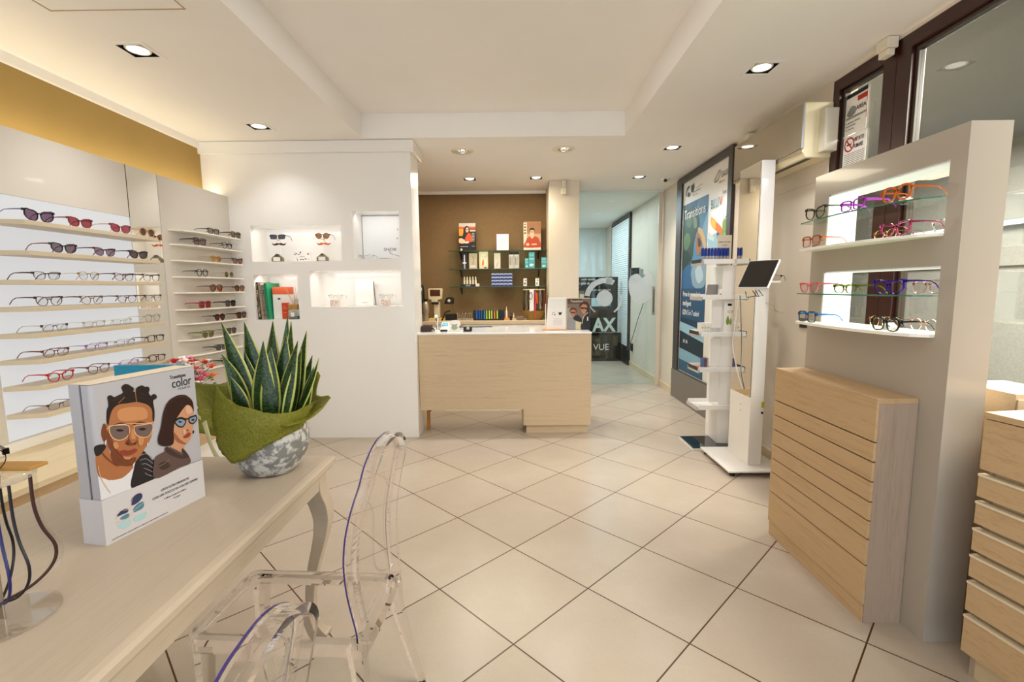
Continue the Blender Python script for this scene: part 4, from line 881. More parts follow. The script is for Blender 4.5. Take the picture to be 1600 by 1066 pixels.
LV = [(-.07, .0, -.183, .0, 1.310, .058, .10, .0), (-.05, .04, -.134, .06, 1.307, .060, .08, .1), (-.03, .05, -.030, .07, 1.310, .064, 0, -.2), (.01, .05, .022, .08, 1.330, .036, .05, .4),
      (.03, .04, .042, .06, 1.308, .040, 0, 1.0), (.06, .03, .106, .05, 1.272, .055, .06, -.5), (.07, -.02, .178, -.03, 1.180, .046, -.28, -.9), (-.08, -.03, -.174, -.03, 1.196, .044, .30, .6),
      (-.01, -.05, -.002, -.06, 1.247, .062, 0, .0), (.03, -.01, .052, .0, 1.266, .056, .04, .1), (.05, -.05, .108, -.03, 1.245, .050, .05, -.25), (.02, -.06, .018, -.05, 1.225, .050, 0, .3),
      (.08, .03, .126, .04, 1.180, .040, .05, -.2), (-.06, .03, -.120, .02, 1.20, .040, .1, .3), (.07, -.05, .112, -.02, 1.215, .040, .06, .9), (-.07, -.05, -.13, -.06, 1.12, .044, .2, .2), (.10, .0, .138, .02, 1.14, .03, .05, .1)]
for l in LV: leaf(l[0]+.015, l[1], l[2]+.034, l[3], l[4], l[5]*1.22, *l[6:])
wm = mat('olive_fibre_wrap', '8a8c2a', .6); v = coords(wm, (1, 1, 1)); n1 = noise(wm, v, 160, 3, .7); base(wm, ramp(wm, n1, [(.35, '77741c'), (.6, '989534'), (.8, 'b4b05a')]))
p = wm.node_tree.nodes['Principled BSDF']
tl = nd(wm, 'ShaderNodeBsdfTranslucent'); tl.inputs[0].default_value = (*hexc('8d9136'), 1); ms = nd(wm, 'ShaderNodeMixShader'); ms.inputs[0].default_value = .35
tp = nd(wm, 'ShaderNodeBsdfTransparent'); ms2 = nd(wm, 'ShaderNodeMixShader'); ms2.inputs[0].default_value = .10
ln(wm, p.outputs[0], ms.inputs[1]); ln(wm, tl.outputs[0], ms.inputs[2]); ln(wm, ms.outputs[0], ms2.inputs[1]); ln(wm, tp.outputs[0], ms2.inputs[2]); ln(wm, ms2.outputs[0], wm.node_tree.nodes['Material Output'].inputs[0])
def patch(name, rows, m, parent, closed=False, crump=.006, n=5, thick=.0012, seed=1):
    rr = random.Random(seed)
    g = [smooth_loop([tuple(q) for q in r], n, closed) for r in rows]
    cols = list(zip(*g)); cols = [smooth_loop(c, n, False) for c in cols]; g = list(zip(*cols))
    b = B(); V = [[b.b.verts.new(Vector(q) + Vector((rr.uniform(-1, 1), rr.uniform(-1, 1), rr.uniform(-1, 1)))*crump*.35) for q in r] for r in g]
    for i in range(len(V)-1):
        N = len(V[0])
        for k in range(N if closed else N-1): b._f([V[i][k], V[i][(k+1) % N], V[i+1][(k+1) % N], V[i+1][k]])
    o = b.obj(name, m, parent, smooth=True, weld=False); 
    if thick: md = o.modifiers.new('thick', 'SOLIDIFY'); md.thickness = thick
    return o
A = [(-20, .21, .22, -.01), (10, .225, .27, .0), (28, .17, .27, .0), (48, .20, .35, .0), (75, .13, .31, .0), (100, .17, .36, 0), (128, .14, .30, 0), (150, .25, .39, 0), (165, .19, .32, 0), (180, .31, .34, 0), (198, .23, .26, 0), (212, .28, .21, 0), (238, .15, .17, 0), (262, .145, .20, 0), (290, .15, .22, 0), (318, .19, .21, 0)]
W = lambda a, r, z: (PX+r*cos(R(a)), PY+r*sin(R(a)), .75+z)
patch('wrap', [[W(a, .098, .14+.0*r) for a, r, z, _ in A], [W(a, .128+.01*sin(a), .185) for a, r, z, _ in A], [W(a, .5*.13+.5*r, .5*.19+.5*z+.012) for a, r, z, _ in A], [W(a, r, z) for a, r, z, _ in A]], wm, t, True, .012, 4, seed=3)
patch('wrap_sheet', [[(PX-.115, PY-.115, .75+.345), (PX-.05, PY-.14, .75+.300), (PX+.03, PY-.150, .75+.272), (PX+.12, PY-.12, .75+.250), (PX+.20, PY-.05, .75+.275)],
      [(PX-.125, PY-.13, .75+.24), (PX-.05, PY-.155, .75+.225), (PX+.03, PY-.162, .75+.215), (PX+.11, PY-.135, .75+.212), (PX+.175, PY-.06, .75+.23)],
      [(PX-.105, PY-.14, .75+.13), (PX-.045, PY-.158, .75+.085), (PX+.03, PY-.156, .75+.125), (PX+.095, PY-.125, .75+.155), (PX+.15, PY-.06, .75+.18)]], wm, t, False, .008, 6, seed=5)
cream = mat('cream_ribbon', 'd9d2a0', .35)
patch('ribbon', [[(PX-.15, PY-.15, .75+.225), (PX-.125, PY-.175, .75+.20), (PX-.12, PY-.17, .75+.16), (PX-.115, PY-.155, .75+.11)], [(PX-.135, PY-.15, .75+.235), (PX-.108, PY-.178, .75+.20), (PX-.105, PY-.172, .75+.16), (PX-.095, PY-.158, .75+.11)]], cream, t, False, .0, 5)
patch('ribbon', [[(PX-.21, PY-.10, .75+.275), (PX-.18, PY-.14, .75+.265), (PX-.16, PY-.14, .75+.245)], [(PX-.21, PY-.10, .75+.262), (PX-.18, PY-.14, .75+.25), (PX-.16, PY-.14, .75+.232)]], cream, t, False, .0, 5)
B().lathe([(.001, .0), (.112, 0)], (PX, PY, .75+.185), 24, cap=False).obj('soil', mottled('dark_soil', '2a2018', '4a3a2a', 60, .9), t)
# ---------------------------------------------------------------- clear cord stand on the table
SX, SY = -1.07, .905
t = thing('cord_display_stand', 'clear acrylic stand with dark eyewear cords hanging from it at the table edge', 'stand', (SX, SY, .75))
B().lathe([(.001, .0005), (.092, .0005), (.094, .004), (.092, .007), (.001, .007)], (SX, SY, .75), 40, cap=False).obj('base_disc', acryl, t, smooth=True)
B().box(SX-.012, SY-.006, .757, SX+.012, SY-.002, 1.045).obj('metal_post', steel, t, .0008)
b = B(); 
for z in (.84, .86, .885): b.cyl((SX+.001, SY-.0062, z), (SX+.001, SY-.0085, z), .004)
b.obj('screw', chrome, t)
B().lathe([(.001, 1.048), (.074, 1.048), (.078, 1.052), (.078, 1.060), (.074, 1.062), (.001, 1.062)], (SX, SY, 0), 40, cap=False).obj('top_disc', acryl, t, smooth=True)
b = B()
for s in (0, 1, 2):
    a = R(49+s*120); P = smooth_loop([(.076, 1.055), (.076, .98), (.082, .93), (.102, .88), (.098, .84), (.06, .80), (.01, .785)], 6, False)
    b.prism([(SX+r*cos(a), SY+r*sin(a), z) for r, z in P] + [(SX+(r-.007)*cos(a), SY+(r-.007)*sin(a), z) for r, z in P[::-1]], (-.012*sin(a), .012*cos(a), 0))
b.obj('curved_arm', acryl, t, smooth=True, weld=False)
for i, (a, c, lab) in enumerate(((40, '3a1a14', 'thick brown beaded eyewear cord, outermost on the clear stand'), (-11, '14101c', 'black eyewear cord next to the beaded one on the clear stand'), (-30, '1a1c5a', 'dark blue eyewear cord crossing the black one on the clear stand'), (120, '0f0c10', 'black eyewear cord at the picture edge of the clear stand'))):
    a = R(a); rb = .066
    P = [(rb, 1.047), (rb*1.0, .98), (rb*1.12, .93), (rb*1.38, .88), (rb*1.25, .84), (rb*.7, .805), (-.01, .785)]
    tag(B().tube(smooth_loop([(SX+r*cos(a), SY+r*sin(a), z) for r, z in P], 6, False), .0026 if i else .0032, 8).obj('eyewear_cord', mat('cord_'+c, c, .4), smooth=True), lab, 'cord', 'eyewear cords on the clear stand')
eyewear(SX-.005, SY-.03, 1.0625, R(60), 'round', '3a2a22', None, 'dark thin eyeglasses lying folded on top of the clear cord stand', '', rim=.0012, met=1)
tag(B().box(SX-.02, SY+.02, 1.0625, SX+.075, SY+.06, 1.070).obj('wooden_tag', mat('honey_wood', 'b0803a', .5), None, .002), 'small honey-coloured wooden tag on top of the clear cord stand', 'tag')

# ---------------------------------------------------------------- transparent chairs
def ghost_chair():
    t = thing('transparent_chair', '', 'chair', (0, 0, 0), 'clear polycarbonate chairs')
    def rrect(x0, x1, yb, yf, r, z, n=5):
        p = []
        for (cx, cy, a0, hy) in ((x1-r, yb-r, 0, 0), (x0+r, yf-r, 90, 0), (x0+r, -yf+r, 180, 0), (x1-r, -yb+r, 270, 0)):
            for k in range(n+1): a = R(a0+90*k/n); p.append((cx+r*cos(a), cy+r*sin(a), z))
        return p
    S_ = lambda z, d: rrect(-.32+d, .215-d, .165-d, .165-d, .03, z)
    B().loft([S_(.385, .0), S_(.432, .0), S_(.44, .007), S_(.435, .02), S_(.428, .03)] , cap=False).loft([S_(.4279, .0301), S_(.4219, .0301)]).loft([S_(.385, .0), S_(.385, .007), S_(.424, .007), S_(.4225, .03)], cap=False).obj('seat', poly, t, smooth=True, weld=False)
    def bx(z): return .205 + .075*max(0, z-.46) - .05*math.sin(pi*min(1, max(0, (z-.46)/.44)))*.6
    out = [(-.150, .42), (-.160, .50), (-.175, .60), (-.188, .70), (-.192, .78), (-.182, .855), (-.153, .92), (-.105, .96), (-.05, .981), (0, .985)]
    out = out + [(-y, z) for y, z in out[-2::-1]]; o = smooth_loop(out, 4, False)
    def inn(d): 
        q = []
        for i, p in enumerate(o):
            a, c = Vector(o[max(0, i-1)]), Vector(o[min(len(o)-1, i+1)]); tt = (c-a).normalized(); q.append((p[0]+tt.y*d, p[1]-tt.x*d))
        return q
    def band(d0, d1, x0, x1):
        i0, i1 = inn(d0), inn(d1)
        return [[(bx(z)+xx, y, z) for (y, z), xx in ((p, x0), (p, x1), (q, x1), (q, x0))] for p, q in zip(i0, i1)]
    B().loft(band(0, .014, -.016, .018)).obj('back_frame', poly, t, smooth=True)
    B().loft(band(-.001, .0085, -.0205, -.0165)).obj('violet_edge', poly_edge, t, smooth=True)
    i2 = inn(.0145); N = len(i2); b = B(); half = N//2
    L_ = i2[:half+1]; R_ = i2[half:][::-1]
    rows = [[(bx(z0)+.003*math.sin(pi*k/6), y0+(y1-y0)*k/6, z0+(z1-z0)*k/6) for k in range(7)] for (y0, z0), (y1, z1) in list(zip(L_, R_))[3:-2]]
    V = [[b.b.verts.new(p) for p in r] for r in rows]
    for i in range(len(V)-1):
        for k in range(6): b._f([V[i][k], V[i][k+1], V[i+1][k+1], V[i+1][k]])
    po = b.obj('back_panel', acryl, t, smooth=True); md = po.modifiers.new('thick', 'SOLIDIFY'); md.thickness = .004
    for s in (-1, 1):
        b = B(); 
        b.loft([[(-.275+x*wd+o_, s*(.145)+y*wd+s*o_*.3, z) for x, y in ((-1, -1), (1, -1), (1, 1), (-1, 1))] for z, wd, o_ in ((.385, .021, 0), (.30, .018, -.004), (.15, .014, -.002), (0, .012, .006))]); b.obj('leg', poly, t, .003)
        b = B()
        b.loft([[(.19+x*wd+o_, s*(.165)+y*wd*.9+s*o_*.25, z) for x, y in ((-1, -1), (1, -1), (1, 1), (-1, 1))] for z, wd, o_ in ((.430, .024, .0), (.33, .019, .008), (.17, .015, .04), (0, .013, .085))]); b.obj('leg', poly, t, .003)
    return t
ch = ghost_chair(); ch.location = (-.635, 1.40, 0); ch.rotation_euler[2] = R(-3); ch['label'] = 'transparent chair with a rounded back, farther from the camera, drawn up to the white table'
c2 = copy_tree(ch); c2.location = (-.575, .545, 0); c2.rotation_euler[2] = R(2); c2['label'] = 'transparent chair cut off by the bottom of the picture, showing only its violet-edged back'

# ---------------------------------------------------------------- right-hand display pier
t = thing('display_pier', 'tall cream lacquer display pier with two lit openings', 'display unit', (1.7, 2.2, 0))
PX0, PX1, PY0, PY1, PZ1 = 1.62, 1.77, 1.76, 2.63, 2.0
b = holed(B(), 'x', PY0, PY1, 0, PZ1, PX0, PX1, [(1.83, 2.52, 1.61, 1.885), (1.83, 2.52, 1.222, 1.495)]); b.obj('pier_body', pier_l, t)
for z0, z1 in ((1.61, 1.885), (1.222, 1.495)):
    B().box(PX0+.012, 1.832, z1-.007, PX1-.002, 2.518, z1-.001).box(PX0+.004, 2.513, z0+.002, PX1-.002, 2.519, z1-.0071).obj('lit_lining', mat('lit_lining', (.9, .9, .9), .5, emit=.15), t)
def bow(z0, th): return ([(1.72, 1.832), (1.60, 1.832), (1.555, 1.87), (1.52, 1.95), (1.505, 2.08), (1.50, 2.25), (1.508, 2.42), (1.535, 2.60), (1.60, 2.612), (1.619, 2.60), (1.619, 2.519), (1.72, 2.517)], z0, th)
for z, m_, th in ((1.606, glow, .012), (1.219, glow, .014)):
    p, z0, th = bow(z, th); B().prism([(x, y, z0) for x, y in p], (0, 0, th)).obj('lower_shelf', m_, t, .002)
for z in (1.749, 1.378):
    p, z0, th = bow(z, .006)
    g = B().prism([(x, y, z0) for x, y in p], (0, 0, th)).obj('glass_shelf', pane_g, t)
    q = p[1:9]; B().prism([(x, y, z0) for x, y in q] + [(x-.0012, y, z0) for x, y in q[::-1]], (0, 0, th)).obj('green_edge', edge_g, g)
zt = {'a': 1.7552, 'b': 1.6182, 'c': 1.3842, 'd': 1.2332}
RW = [('a', 1.515, 2.47, 'catbig', '16200f', 'dark green-black eyeglasses, farthest on the upper glass shelf', dict(rim=.004, tcol='3c5a2a')), ('a', 1.513, 2.17, 'rect', 'b01ec8', 'bright magenta rectangular eyeglasses in the middle of the upper glass shelf', dict(rim=.004, tw=.006, tcol='c65ad8')),
      ('a', 1.530, 1.955, 'hexa', 'd8681a', 'bright orange chunky eyeglasses, nearest on the upper glass shelf', dict(rim=.006, tw=.004)),
      ('b', 1.515, 2.52, 'square', '8a3208', 'rust brown square eyeglasses at the far end under the upper glass shelf', dict(rim=.0035, tcol='c05a20')), ('b', 1.528, 1.94, 'cat', 'c85a86', 'pink eyeglasses with burgundy corners under the upper glass shelf', dict(rim=.0045, tr=1)),
      ('b', 1.66, 2.06, 'round', 'c8a060', 'thin gold round eyeglasses behind, between the two upper shelves', dict(rim=.0008, tw=.0012, met=1)),
      ('c', 1.515, 2.53, 'cat', 'e0606a', 'coral pink eyeglasses at the far end of the lower glass shelf', dict(rim=.0035)), ('c', 1.508, 2.22, 'oval', '8aa030', 'lime green see-through eyeglasses, second on the lower glass shelf', dict(rim=.0035, tr=1)),
      ('c', 1.525, 1.965, 'catbig', '4a2ab8', 'purple eyeglasses, third on the lower glass shelf', dict(rim=.004, tr=1)), ('c', 1.66, 1.90, 'hexa', 'e8c8c0', 'pale pink see-through eyeglasses at the near end of the lower glass shelf', dict(rim=.004, tr=1)),
      ('d', 1.515, 2.53, 'square', '10305a', 'blue square eyeglasses at the far end of the bottom display shelf', dict(rim=.004, tw=.005, tcol='2a6aa8')), ('d', 1.518, 1.985, 'hexa', '0c0b0a', 'thick black angular eyeglasses on the bottom display shelf', dict(rim=.005)),
      ('d', 1.63, 2.10, 'round', 'c89a60', 'gold round wire eyeglasses behind the thick black ones', dict(rim=.001, tw=.0012, met=1)), ('d', 1.66, 1.90, 'round', 'd8a890', 'rose gold round wire eyeglasses at the near end of the bottom display shelf', dict(rim=.001, tw=.0012, met=1))]
RY = iter([2.452, 2.185, 1.96, 2.47, 1.95, 2.172, 2.467, 2.189, 1.956, 1.929, 2.469, 1.949, 2.121, 1.932])
for z, x, y, st, c, lab, k in RW: eyewear(x, next(RY), zt[z], R(-90), st, c, None, lab, G3, **k)
eyewear(1.66, 1.86, zt['b'], R(-90), 'round', 'ece8e0', None, 'clear round eyeglasses at the near end between the upper shelves', G3, rim=.004, tr=1)
for x, y, z, lab in ((1.60, 1.99, zt['a'], 'small clear price block on the upper glass shelf behind the orange frames'), (1.60, 2.02, zt['d'], 'small clear price block on the bottom display shelf behind the black frames')):
    tag(B().prism([(x, y, z), (x, y+.05, z), (x, y+.05, z+.012), (x, y+.025, z+.03), (x, y, z+.012)], (.03, 0, 0)).obj('price_block', mat('clear_block', (1, 1, 1), .05, trans=.7, ior=1.3)), lab, 'price block')

# ---------------------------------------------------------------- slatted oak cabinets
def drawers_cab(name, lab, o3, rz, Ln, D, H, cuts, gap, lipped):
    t = thing(name, lab, 'cabinet', o3, 'slatted oak drawer cabinets', rz)
    # local: x = depth (front at x=0, facing -x), y from 0 (near end) to Ln
    def W_(b, nm, m, bev=0):
        o = b.obj(nm, m, None, bev); me = o.data; l = o.location.copy()
        for v in me.vertices: v.co += l
        o.location = (0, 0, 0); o.parent = t; return o
    if lipped:
        W_(B().box(.03, .012, 0, D, Ln-.03, H-.02), 'carcass', mat('slat_gap', 'c9b48e', .6))
        W_(B().box(.03, 0, 0, D, .0119, H-.02).box(.03, Ln-.0299, 0, D, Ln-.012, H-.02), 'side_panel', oak_z)
    else:
        W_(B().box(.018, .0, .0, D, Ln, H-.022).box(.0121, 0, 0, .018, .006, H-.022).box(.0121, Ln-.006, 0, .018, Ln, H-.022), 'carcass', oak_z)
        W_(B().box(.0121, .0065, .075, .0179, Ln-.0065, H-.03), 'groove_shade_board', black)  # black backing paints the shade inside the drawer grooves
    if not lipped: W_(B().box(.0065, .004, 0, .0119, Ln-.004, .0749), 'plinth', oak_y)
    W_(B().box(-.001, -.001, H-.022, D, Ln+.001, H), 'top', oak_y, .0015)
    for i, (z0, z1) in enumerate(cuts):
        dr = W_(B().box(0, 0, z0+gap, .0119 if not lipped else .022, Ln, z1), 'drawer_front', oak_y, .001)
        if lipped and i < len(cuts)-1: 
            l = B().box(-.004, 0, z1-.004, .024, Ln, z1+.004).obj('lip', mat('pale_lip', 'e0cfae', .4), None); me = l.data; q = l.location.copy()
            for v in me.vertices: v.co += q
            l.location = (0, 0, 0); l.parent = dr
    return t
zs = [.075, .255, .37, .45, .532, .618, .702, .785, .948]
drawers_cab('slatted_cabinet', 'oak cabinet with seven thin dark grooves, standing against the cream display pier', (1.452, 1.872, 0), 0, .745, .166, .97, list(zip(zs, zs[1:])), .006, False)
zs = [.07, .23, .36, .46, .56, .66, .76, .96]
drawers_cab('slatted_cabinet', 'oak cabinet with open slots between pale-lipped drawers, at the right edge of the picture', (1.765, .60, 0), R(8), 1.02, .42, .985, list(zip(zs, zs[1:])), .022, True)
t = thing('small_oak_cabinet', 'small oak box just visible behind the display pier at the window', 'cabinet', (1.95, 1.95, 0))
B().box(1.84, 1.72, 0, 2.06, 1.98, 1.02).obj('body', oak, t, .002)
B().box(1.845, 1.714, .78, 2.055, 1.7199, 1.0).obj('panel_door', oak, t, .002)

# ---------------------------------------------------------------- fitting kiosk with mirror
t = thing('fitting_kiosk', 'tall white measuring kiosk with a long mirror on a square base plate', 'kiosk', (1.84, 3.7, 0))
B().box(1.59, 3.42, .032, 2.02, 3.975, .046).obj('base_plate', white, t, .003)
b = B()
for x, y in ((1.63, 3.46), (1.63, 3.93), (1.98, 3.46), (1.98, 3.93)): B().cyl((x, y, 0), (x, y, .0319), .02).obj('foot', black, t)
B().box(1.79, 3.55, .0461, 1.893, 3.89, .575).obj('lower_box', white, t, .003)
B().box(1.797, 3.552, .5751, 1.893, 3.888, 2.33).obj('column', white_g, t, .004)
B().box(1.7905, 3.562, .5751, 1.7969, 3.878, 2.322).obj('mirror', mirror, t)
b = B(); 
for z in (.49, .44): b.cyl((1.7895, 3.70, z), (1.786, 3.70, z), .004, seg=10)
b.obj('screw', steel, t)
B().box(1.875, 3.540, .50, 1.893, 3.5499, .545).obj('yellow_tag', mat('yellow_green', 'a8b020', .5), t); B().cyl((1.88, 3.5495, .46), (1.88, 3.54, .46), .008, seg=12).obj('socket_hole', black, t)
B().tube(smooth_loop([(1.785, 3.80, 1.35), (1.765, 3.80, 1.1), (1.755, 3.80, .95), (1.775, 3.75, .75), (1.784, 3.66, .62)], 6, False), .005, 8).obj('cable', white, t, smooth=True)
t = thing('tablet', 'black-screened tablet tilted on the arm of the white kiosk', 'tablet', (1.70, 3.42, 1.40))
nx = Vector((-.72, -.42, .55)).normalized()      # screen normal
ux = Vector((0, 0, 1)).cross(nx).normalized(); uy = nx.cross(ux)
c0 = Vector((1.69, 3.33, 1.508))
def TB(b, x0, y0, x1, y1, z0, z1): return b.prism([c0+ux*x+uy*y+nx*z0 for x, y in ((x0, y0), (x1, y0), (x1, y1), (x0, y1))], nx*(z1-z0))
sk = -.0
TB(B(), -.112, -.115, .112, .115, -.016, 0).obj('casing', white_g, t, .004)
TB(B(), -.107, -.110, .107, .110, .0001, .0012).obj('bezel', black, t)
TB(B(), -.094, -.097, .094, .097, .0013, .0018).obj('screen', black_g, t)
B().tube([c0-nx*.016, c0-nx*.06+Vector((0, 0, -.01)), (1.80, 3.552, 1.50)], .012, 10).obj('arm', steel, t, smooth=True)
eyewear(1.865, 3.50, 1.46, R(-40), 'oval', '2a1c14', None, 'small dark eyeglasses hooked on a white holder beside the kiosk tablet', '', rim=.0014, met=1)
tag(B().box(1.83, 3.47, 1.445, 1.93, 3.5519, 1.4595).obj('white_holder', white, None, .003), 'small white plastic holder on the kiosk side beside the tablet', 'holder')
t = thing('measuring_clip', 'thin black wire measuring clip hanging under the tablet', 'clip', (1.75, 3.5, 1.34))
B().tube([(1.69, 3.50, 1.385), (1.70, 3.50, 1.34), (1.76, 3.50, 1.35), (1.79, 3.50, 1.345), (1.765, 3.50, 1.39)], .003, 6).tube([(1.74, 3.50, 1.39), (1.775, 3.50, 1.348), (1.82, 3.50, 1.352), (1.785, 3.50, 1.395)], .003, 6).obj('wire', black, t)
t = thing('hanger', 'clear plastic hanger shape hooked on the wall side of the kiosk', 'hanger', (1.95, 3.5, 1.3))
B().tube([(1.86, 3.53, 1.30), (1.92, 3.53, 1.275), (1.93, 3.53, 1.24), (1.99, 3.53, 1.22)], .005, 6).tube([(1.86, 3.53, 1.30), (1.90, 3.53, 1.25), (1.95, 3.53, 1.235)], .004, 6).obj('hanger_body', acryl, t)

# ---------------------------------------------------------------- slim product tower
t = thing('product_tower', 'slim white product tower with five small shelves on a black glass foot', 'display stand', (1.8, 4.2, 0))
B().prism([(1.535, 4.0, .0), (1.80, 4.0, .0), (1.90, 4.08, 0), (1.95, 4.34, .0), (1.535, 4.33, .0)], (0, 0, .022)).obj('foot_plate', white, t, .002)
B().prism([(1.537, 4.002, .0221), (1.80, 4.002, .0221), (1.899, 4.082, .0221), (1.949, 4.338, .0221), (1.537, 4.328, .0221)], (0, 0, .006)).obj('black_glass', black_g, t)
B().prism([(1.79, 4.12, .0282), (1.90, 4.10, .0282), (1.93, 4.34, .0282), (1.80, 4.40, .0282)], (0, 0, 1.575)).obj('column', white_g, t, .003)
pc = mat('pale_card', 'f3efe8', .5)
TZ = [1.625, 1.325, 1.005, .695, .36]
for i, z in enumerate(TZ):
    tr = B().box(1.60, 4.06, z-.012, 1.92, 4.10, z+.028).box(1.60, 4.1001, z-.012, 1.789, 4.33, z).box(1.60, 4.3301, z-.012, 1.789, 4.334, z+.03).obj('shelf_tray', white_g, t, .002, weld=False)
    B().box(1.585, 4.07, z-.022, 1.5995, 4.32, z+.012).obj('price_rail', mat('rail_acrylic', 'e4e0d6', .1, trans=.4), tr, .002)
    if i in (0, 2, 3): B().box(1.583, 4.08, z+.0, 1.5848, 4.30, z+.03).obj('black_strip', black, tr)
    B().box(1.9201, 4.06, z-.01, 1.945, 4.064, z+.025).obj('side_clip', mat('grey_clip', 'a8a49a', .2), tr)
for z0, z1, lab in ((1.06, 1.31, 'upper'), (.72, .98, 'middle'), (.40, .68, 'lower')):
    B().box(1.70, 4.085+.02, z0+.005, 1.785, 4.108+.005, z1-.01).obj('info_panel', pc, t, .002)
for k in range(9):
    x = 1.625+k*.027; tt = thing('blue_lens_spray', 'blue-capped lens spray bottle standing in a row on the top tower shelf', 'bottle', (x, 4.16, 1.6255), 'blue-capped bottles on the tower')
    B().lathe([(.001, 0), (.0115, .001), (.0115, .055), (.008, .06), (.001, .06)], (x, 4.16, 1.6255), 10, cap=False).obj('bottle_body', mat('silver_bottle', 'a8a4a4', .3), tt)
    B().lathe([(.001, .06), (.0125, .06), (.0125, .118), (.009, .128), (.001, .128)], (x, 4.16, 1.6255), 10, cap=False).obj('cap', mat('blue_cap', '1c3a94', .3), tt)
t = thing('header_card', 'cream card reading LINEA LETTURA standing behind the blue-capped bottles', 'card', (1.86, 4.2, 1.75)); 
B().box(1.76, 4.19, 1.60, 1.885, 4.195, 1.865).obj('card', mat('cream_card', 'ece0ca', .5), t)
text('LINEA LETTURA', .017, (1.823, 4.19, 1.80), E3, F3, inkm, t, align='CENTER', wx=.85); text('occhiali', .014, (1.823, 4.19, 1.775), E3, F3, inkm, t, align='CENTER')
for k, x in enumerate((1.70, 1.725, 1.75)):
    tt = thing('lens_leaflet', 'grey and white eyewear leaflet leaning on the second tower shelf', 'leaflet', (x, 4.2, 1.326), 'leaflets on the second tower shelf')
    B().prism([(x-.03, 4.18+k*.01, 1.3262), (x+.03, 4.18+k*.01, 1.3262), (x+.055, 4.2+k*.01, 1.44), (x-.005, 4.2+k*.01, 1.44)], (0, .003, 0)).obj('sheet', mat('leaflet_grey', '8d8984', .4), tt)
t = thing('white_carton', 'small white carton with a dark square on the second tower shelf', 'box', (1.79, 4.14, 1.326))
B().box(1.765, 4.115, 1.3255, 1.835, 4.15, 1.40).obj('carton', white, t, .001); B().box(1.768, 4.1142, 1.335, 1.782, 4.1149, 1.36).obj('dark_square', black, t)
for k in range(9):
    x = 1.635+k*.0265
    tt = thing('lens_cleaner_box', ('small box with yellow flower print in the row on the third tower shelf' if k < 3 else 'plain white small box in the row on the third tower shelf'), 'box', (x, 4.17, 1.0055), ('yellow flower boxes on the tower' if k < 3 else 'plain white boxes on the tower'))
    B().box(x-.0125, 4.13, 1.0055, x+.0125, 4.22, 1.105).obj('carton', pc, tt, .001)
    if k < 3: art('flower', tt, (x-.0125, 4.13, 1.0055), E3, F3, [('p', 'b0a040', 0, [(.004, .02), (.012, .03), (.02, .02), (.012, .012)]), ('p', 'c8b860', 0, [(.004, .06), (.012, .07), (.02, .06), (.012, .05)]), ('s', '7c7a30', .0015, [(.012, .03), (.010, .05)])])
tt = thing('soft_card', 'tall white card with black header and green figure behind the white boxes', 'card', (1.86, 4.2, 1.0))
B().box(1.80, 4.094, 1.03, 1.895, 4.0955, 1.29).obj('card', pc, tt); text('SOFT', .03, (1.83, 4.094, 1.195), E3, F3, mat('print_b8ae98', 'b8ae98'), tt)
art('print', tt, (1.80, 4.094, 1.03), E3, F3, [('l', '14110f', 0, rect(.03, .225, .065, .245)), ('p', '7a9a3a', 0, [(.02, .09), (.035, .14), (.05, .09), (.035, .06)]), ('p', '8aaa4a', 0, [(.05, .08), (.06, .12), (.07, .09), (.06, .06)])])
for k, (x, c) in enumerate(((1.66, '3a5a8a'), (1.675, '8a4a3a'), (1.69, 'c8c4bc'))):
    tt = thing('small_leaflet', ('blue', 'reddish', 'pale grey')[k] + ' small upright leaflet on the fourth tower shelf', 'leaflet', (x, 4.15, .696), 'small leaflets on the fourth tower shelf')
    B().box(x-.006, 4.12, .6955, x+.006, 4.20, .79+k*.006).obj('sheet', mat('leaflet_'+c, c, .3), tt)
tt = thing('lens_mat', 'orange-brown grid tray lying flat on the fourth tower shelf', 'tray', (1.74, 4.2, .696))
b = B().box(1.70, 4.11, .6955, 1.785, 4.30, .70).box(1.62, 4.205, .6955, 1.70, 4.30, .70); b.obj('tray', mat('orange_brown', 'b0602a', .4), tt, weld=False)
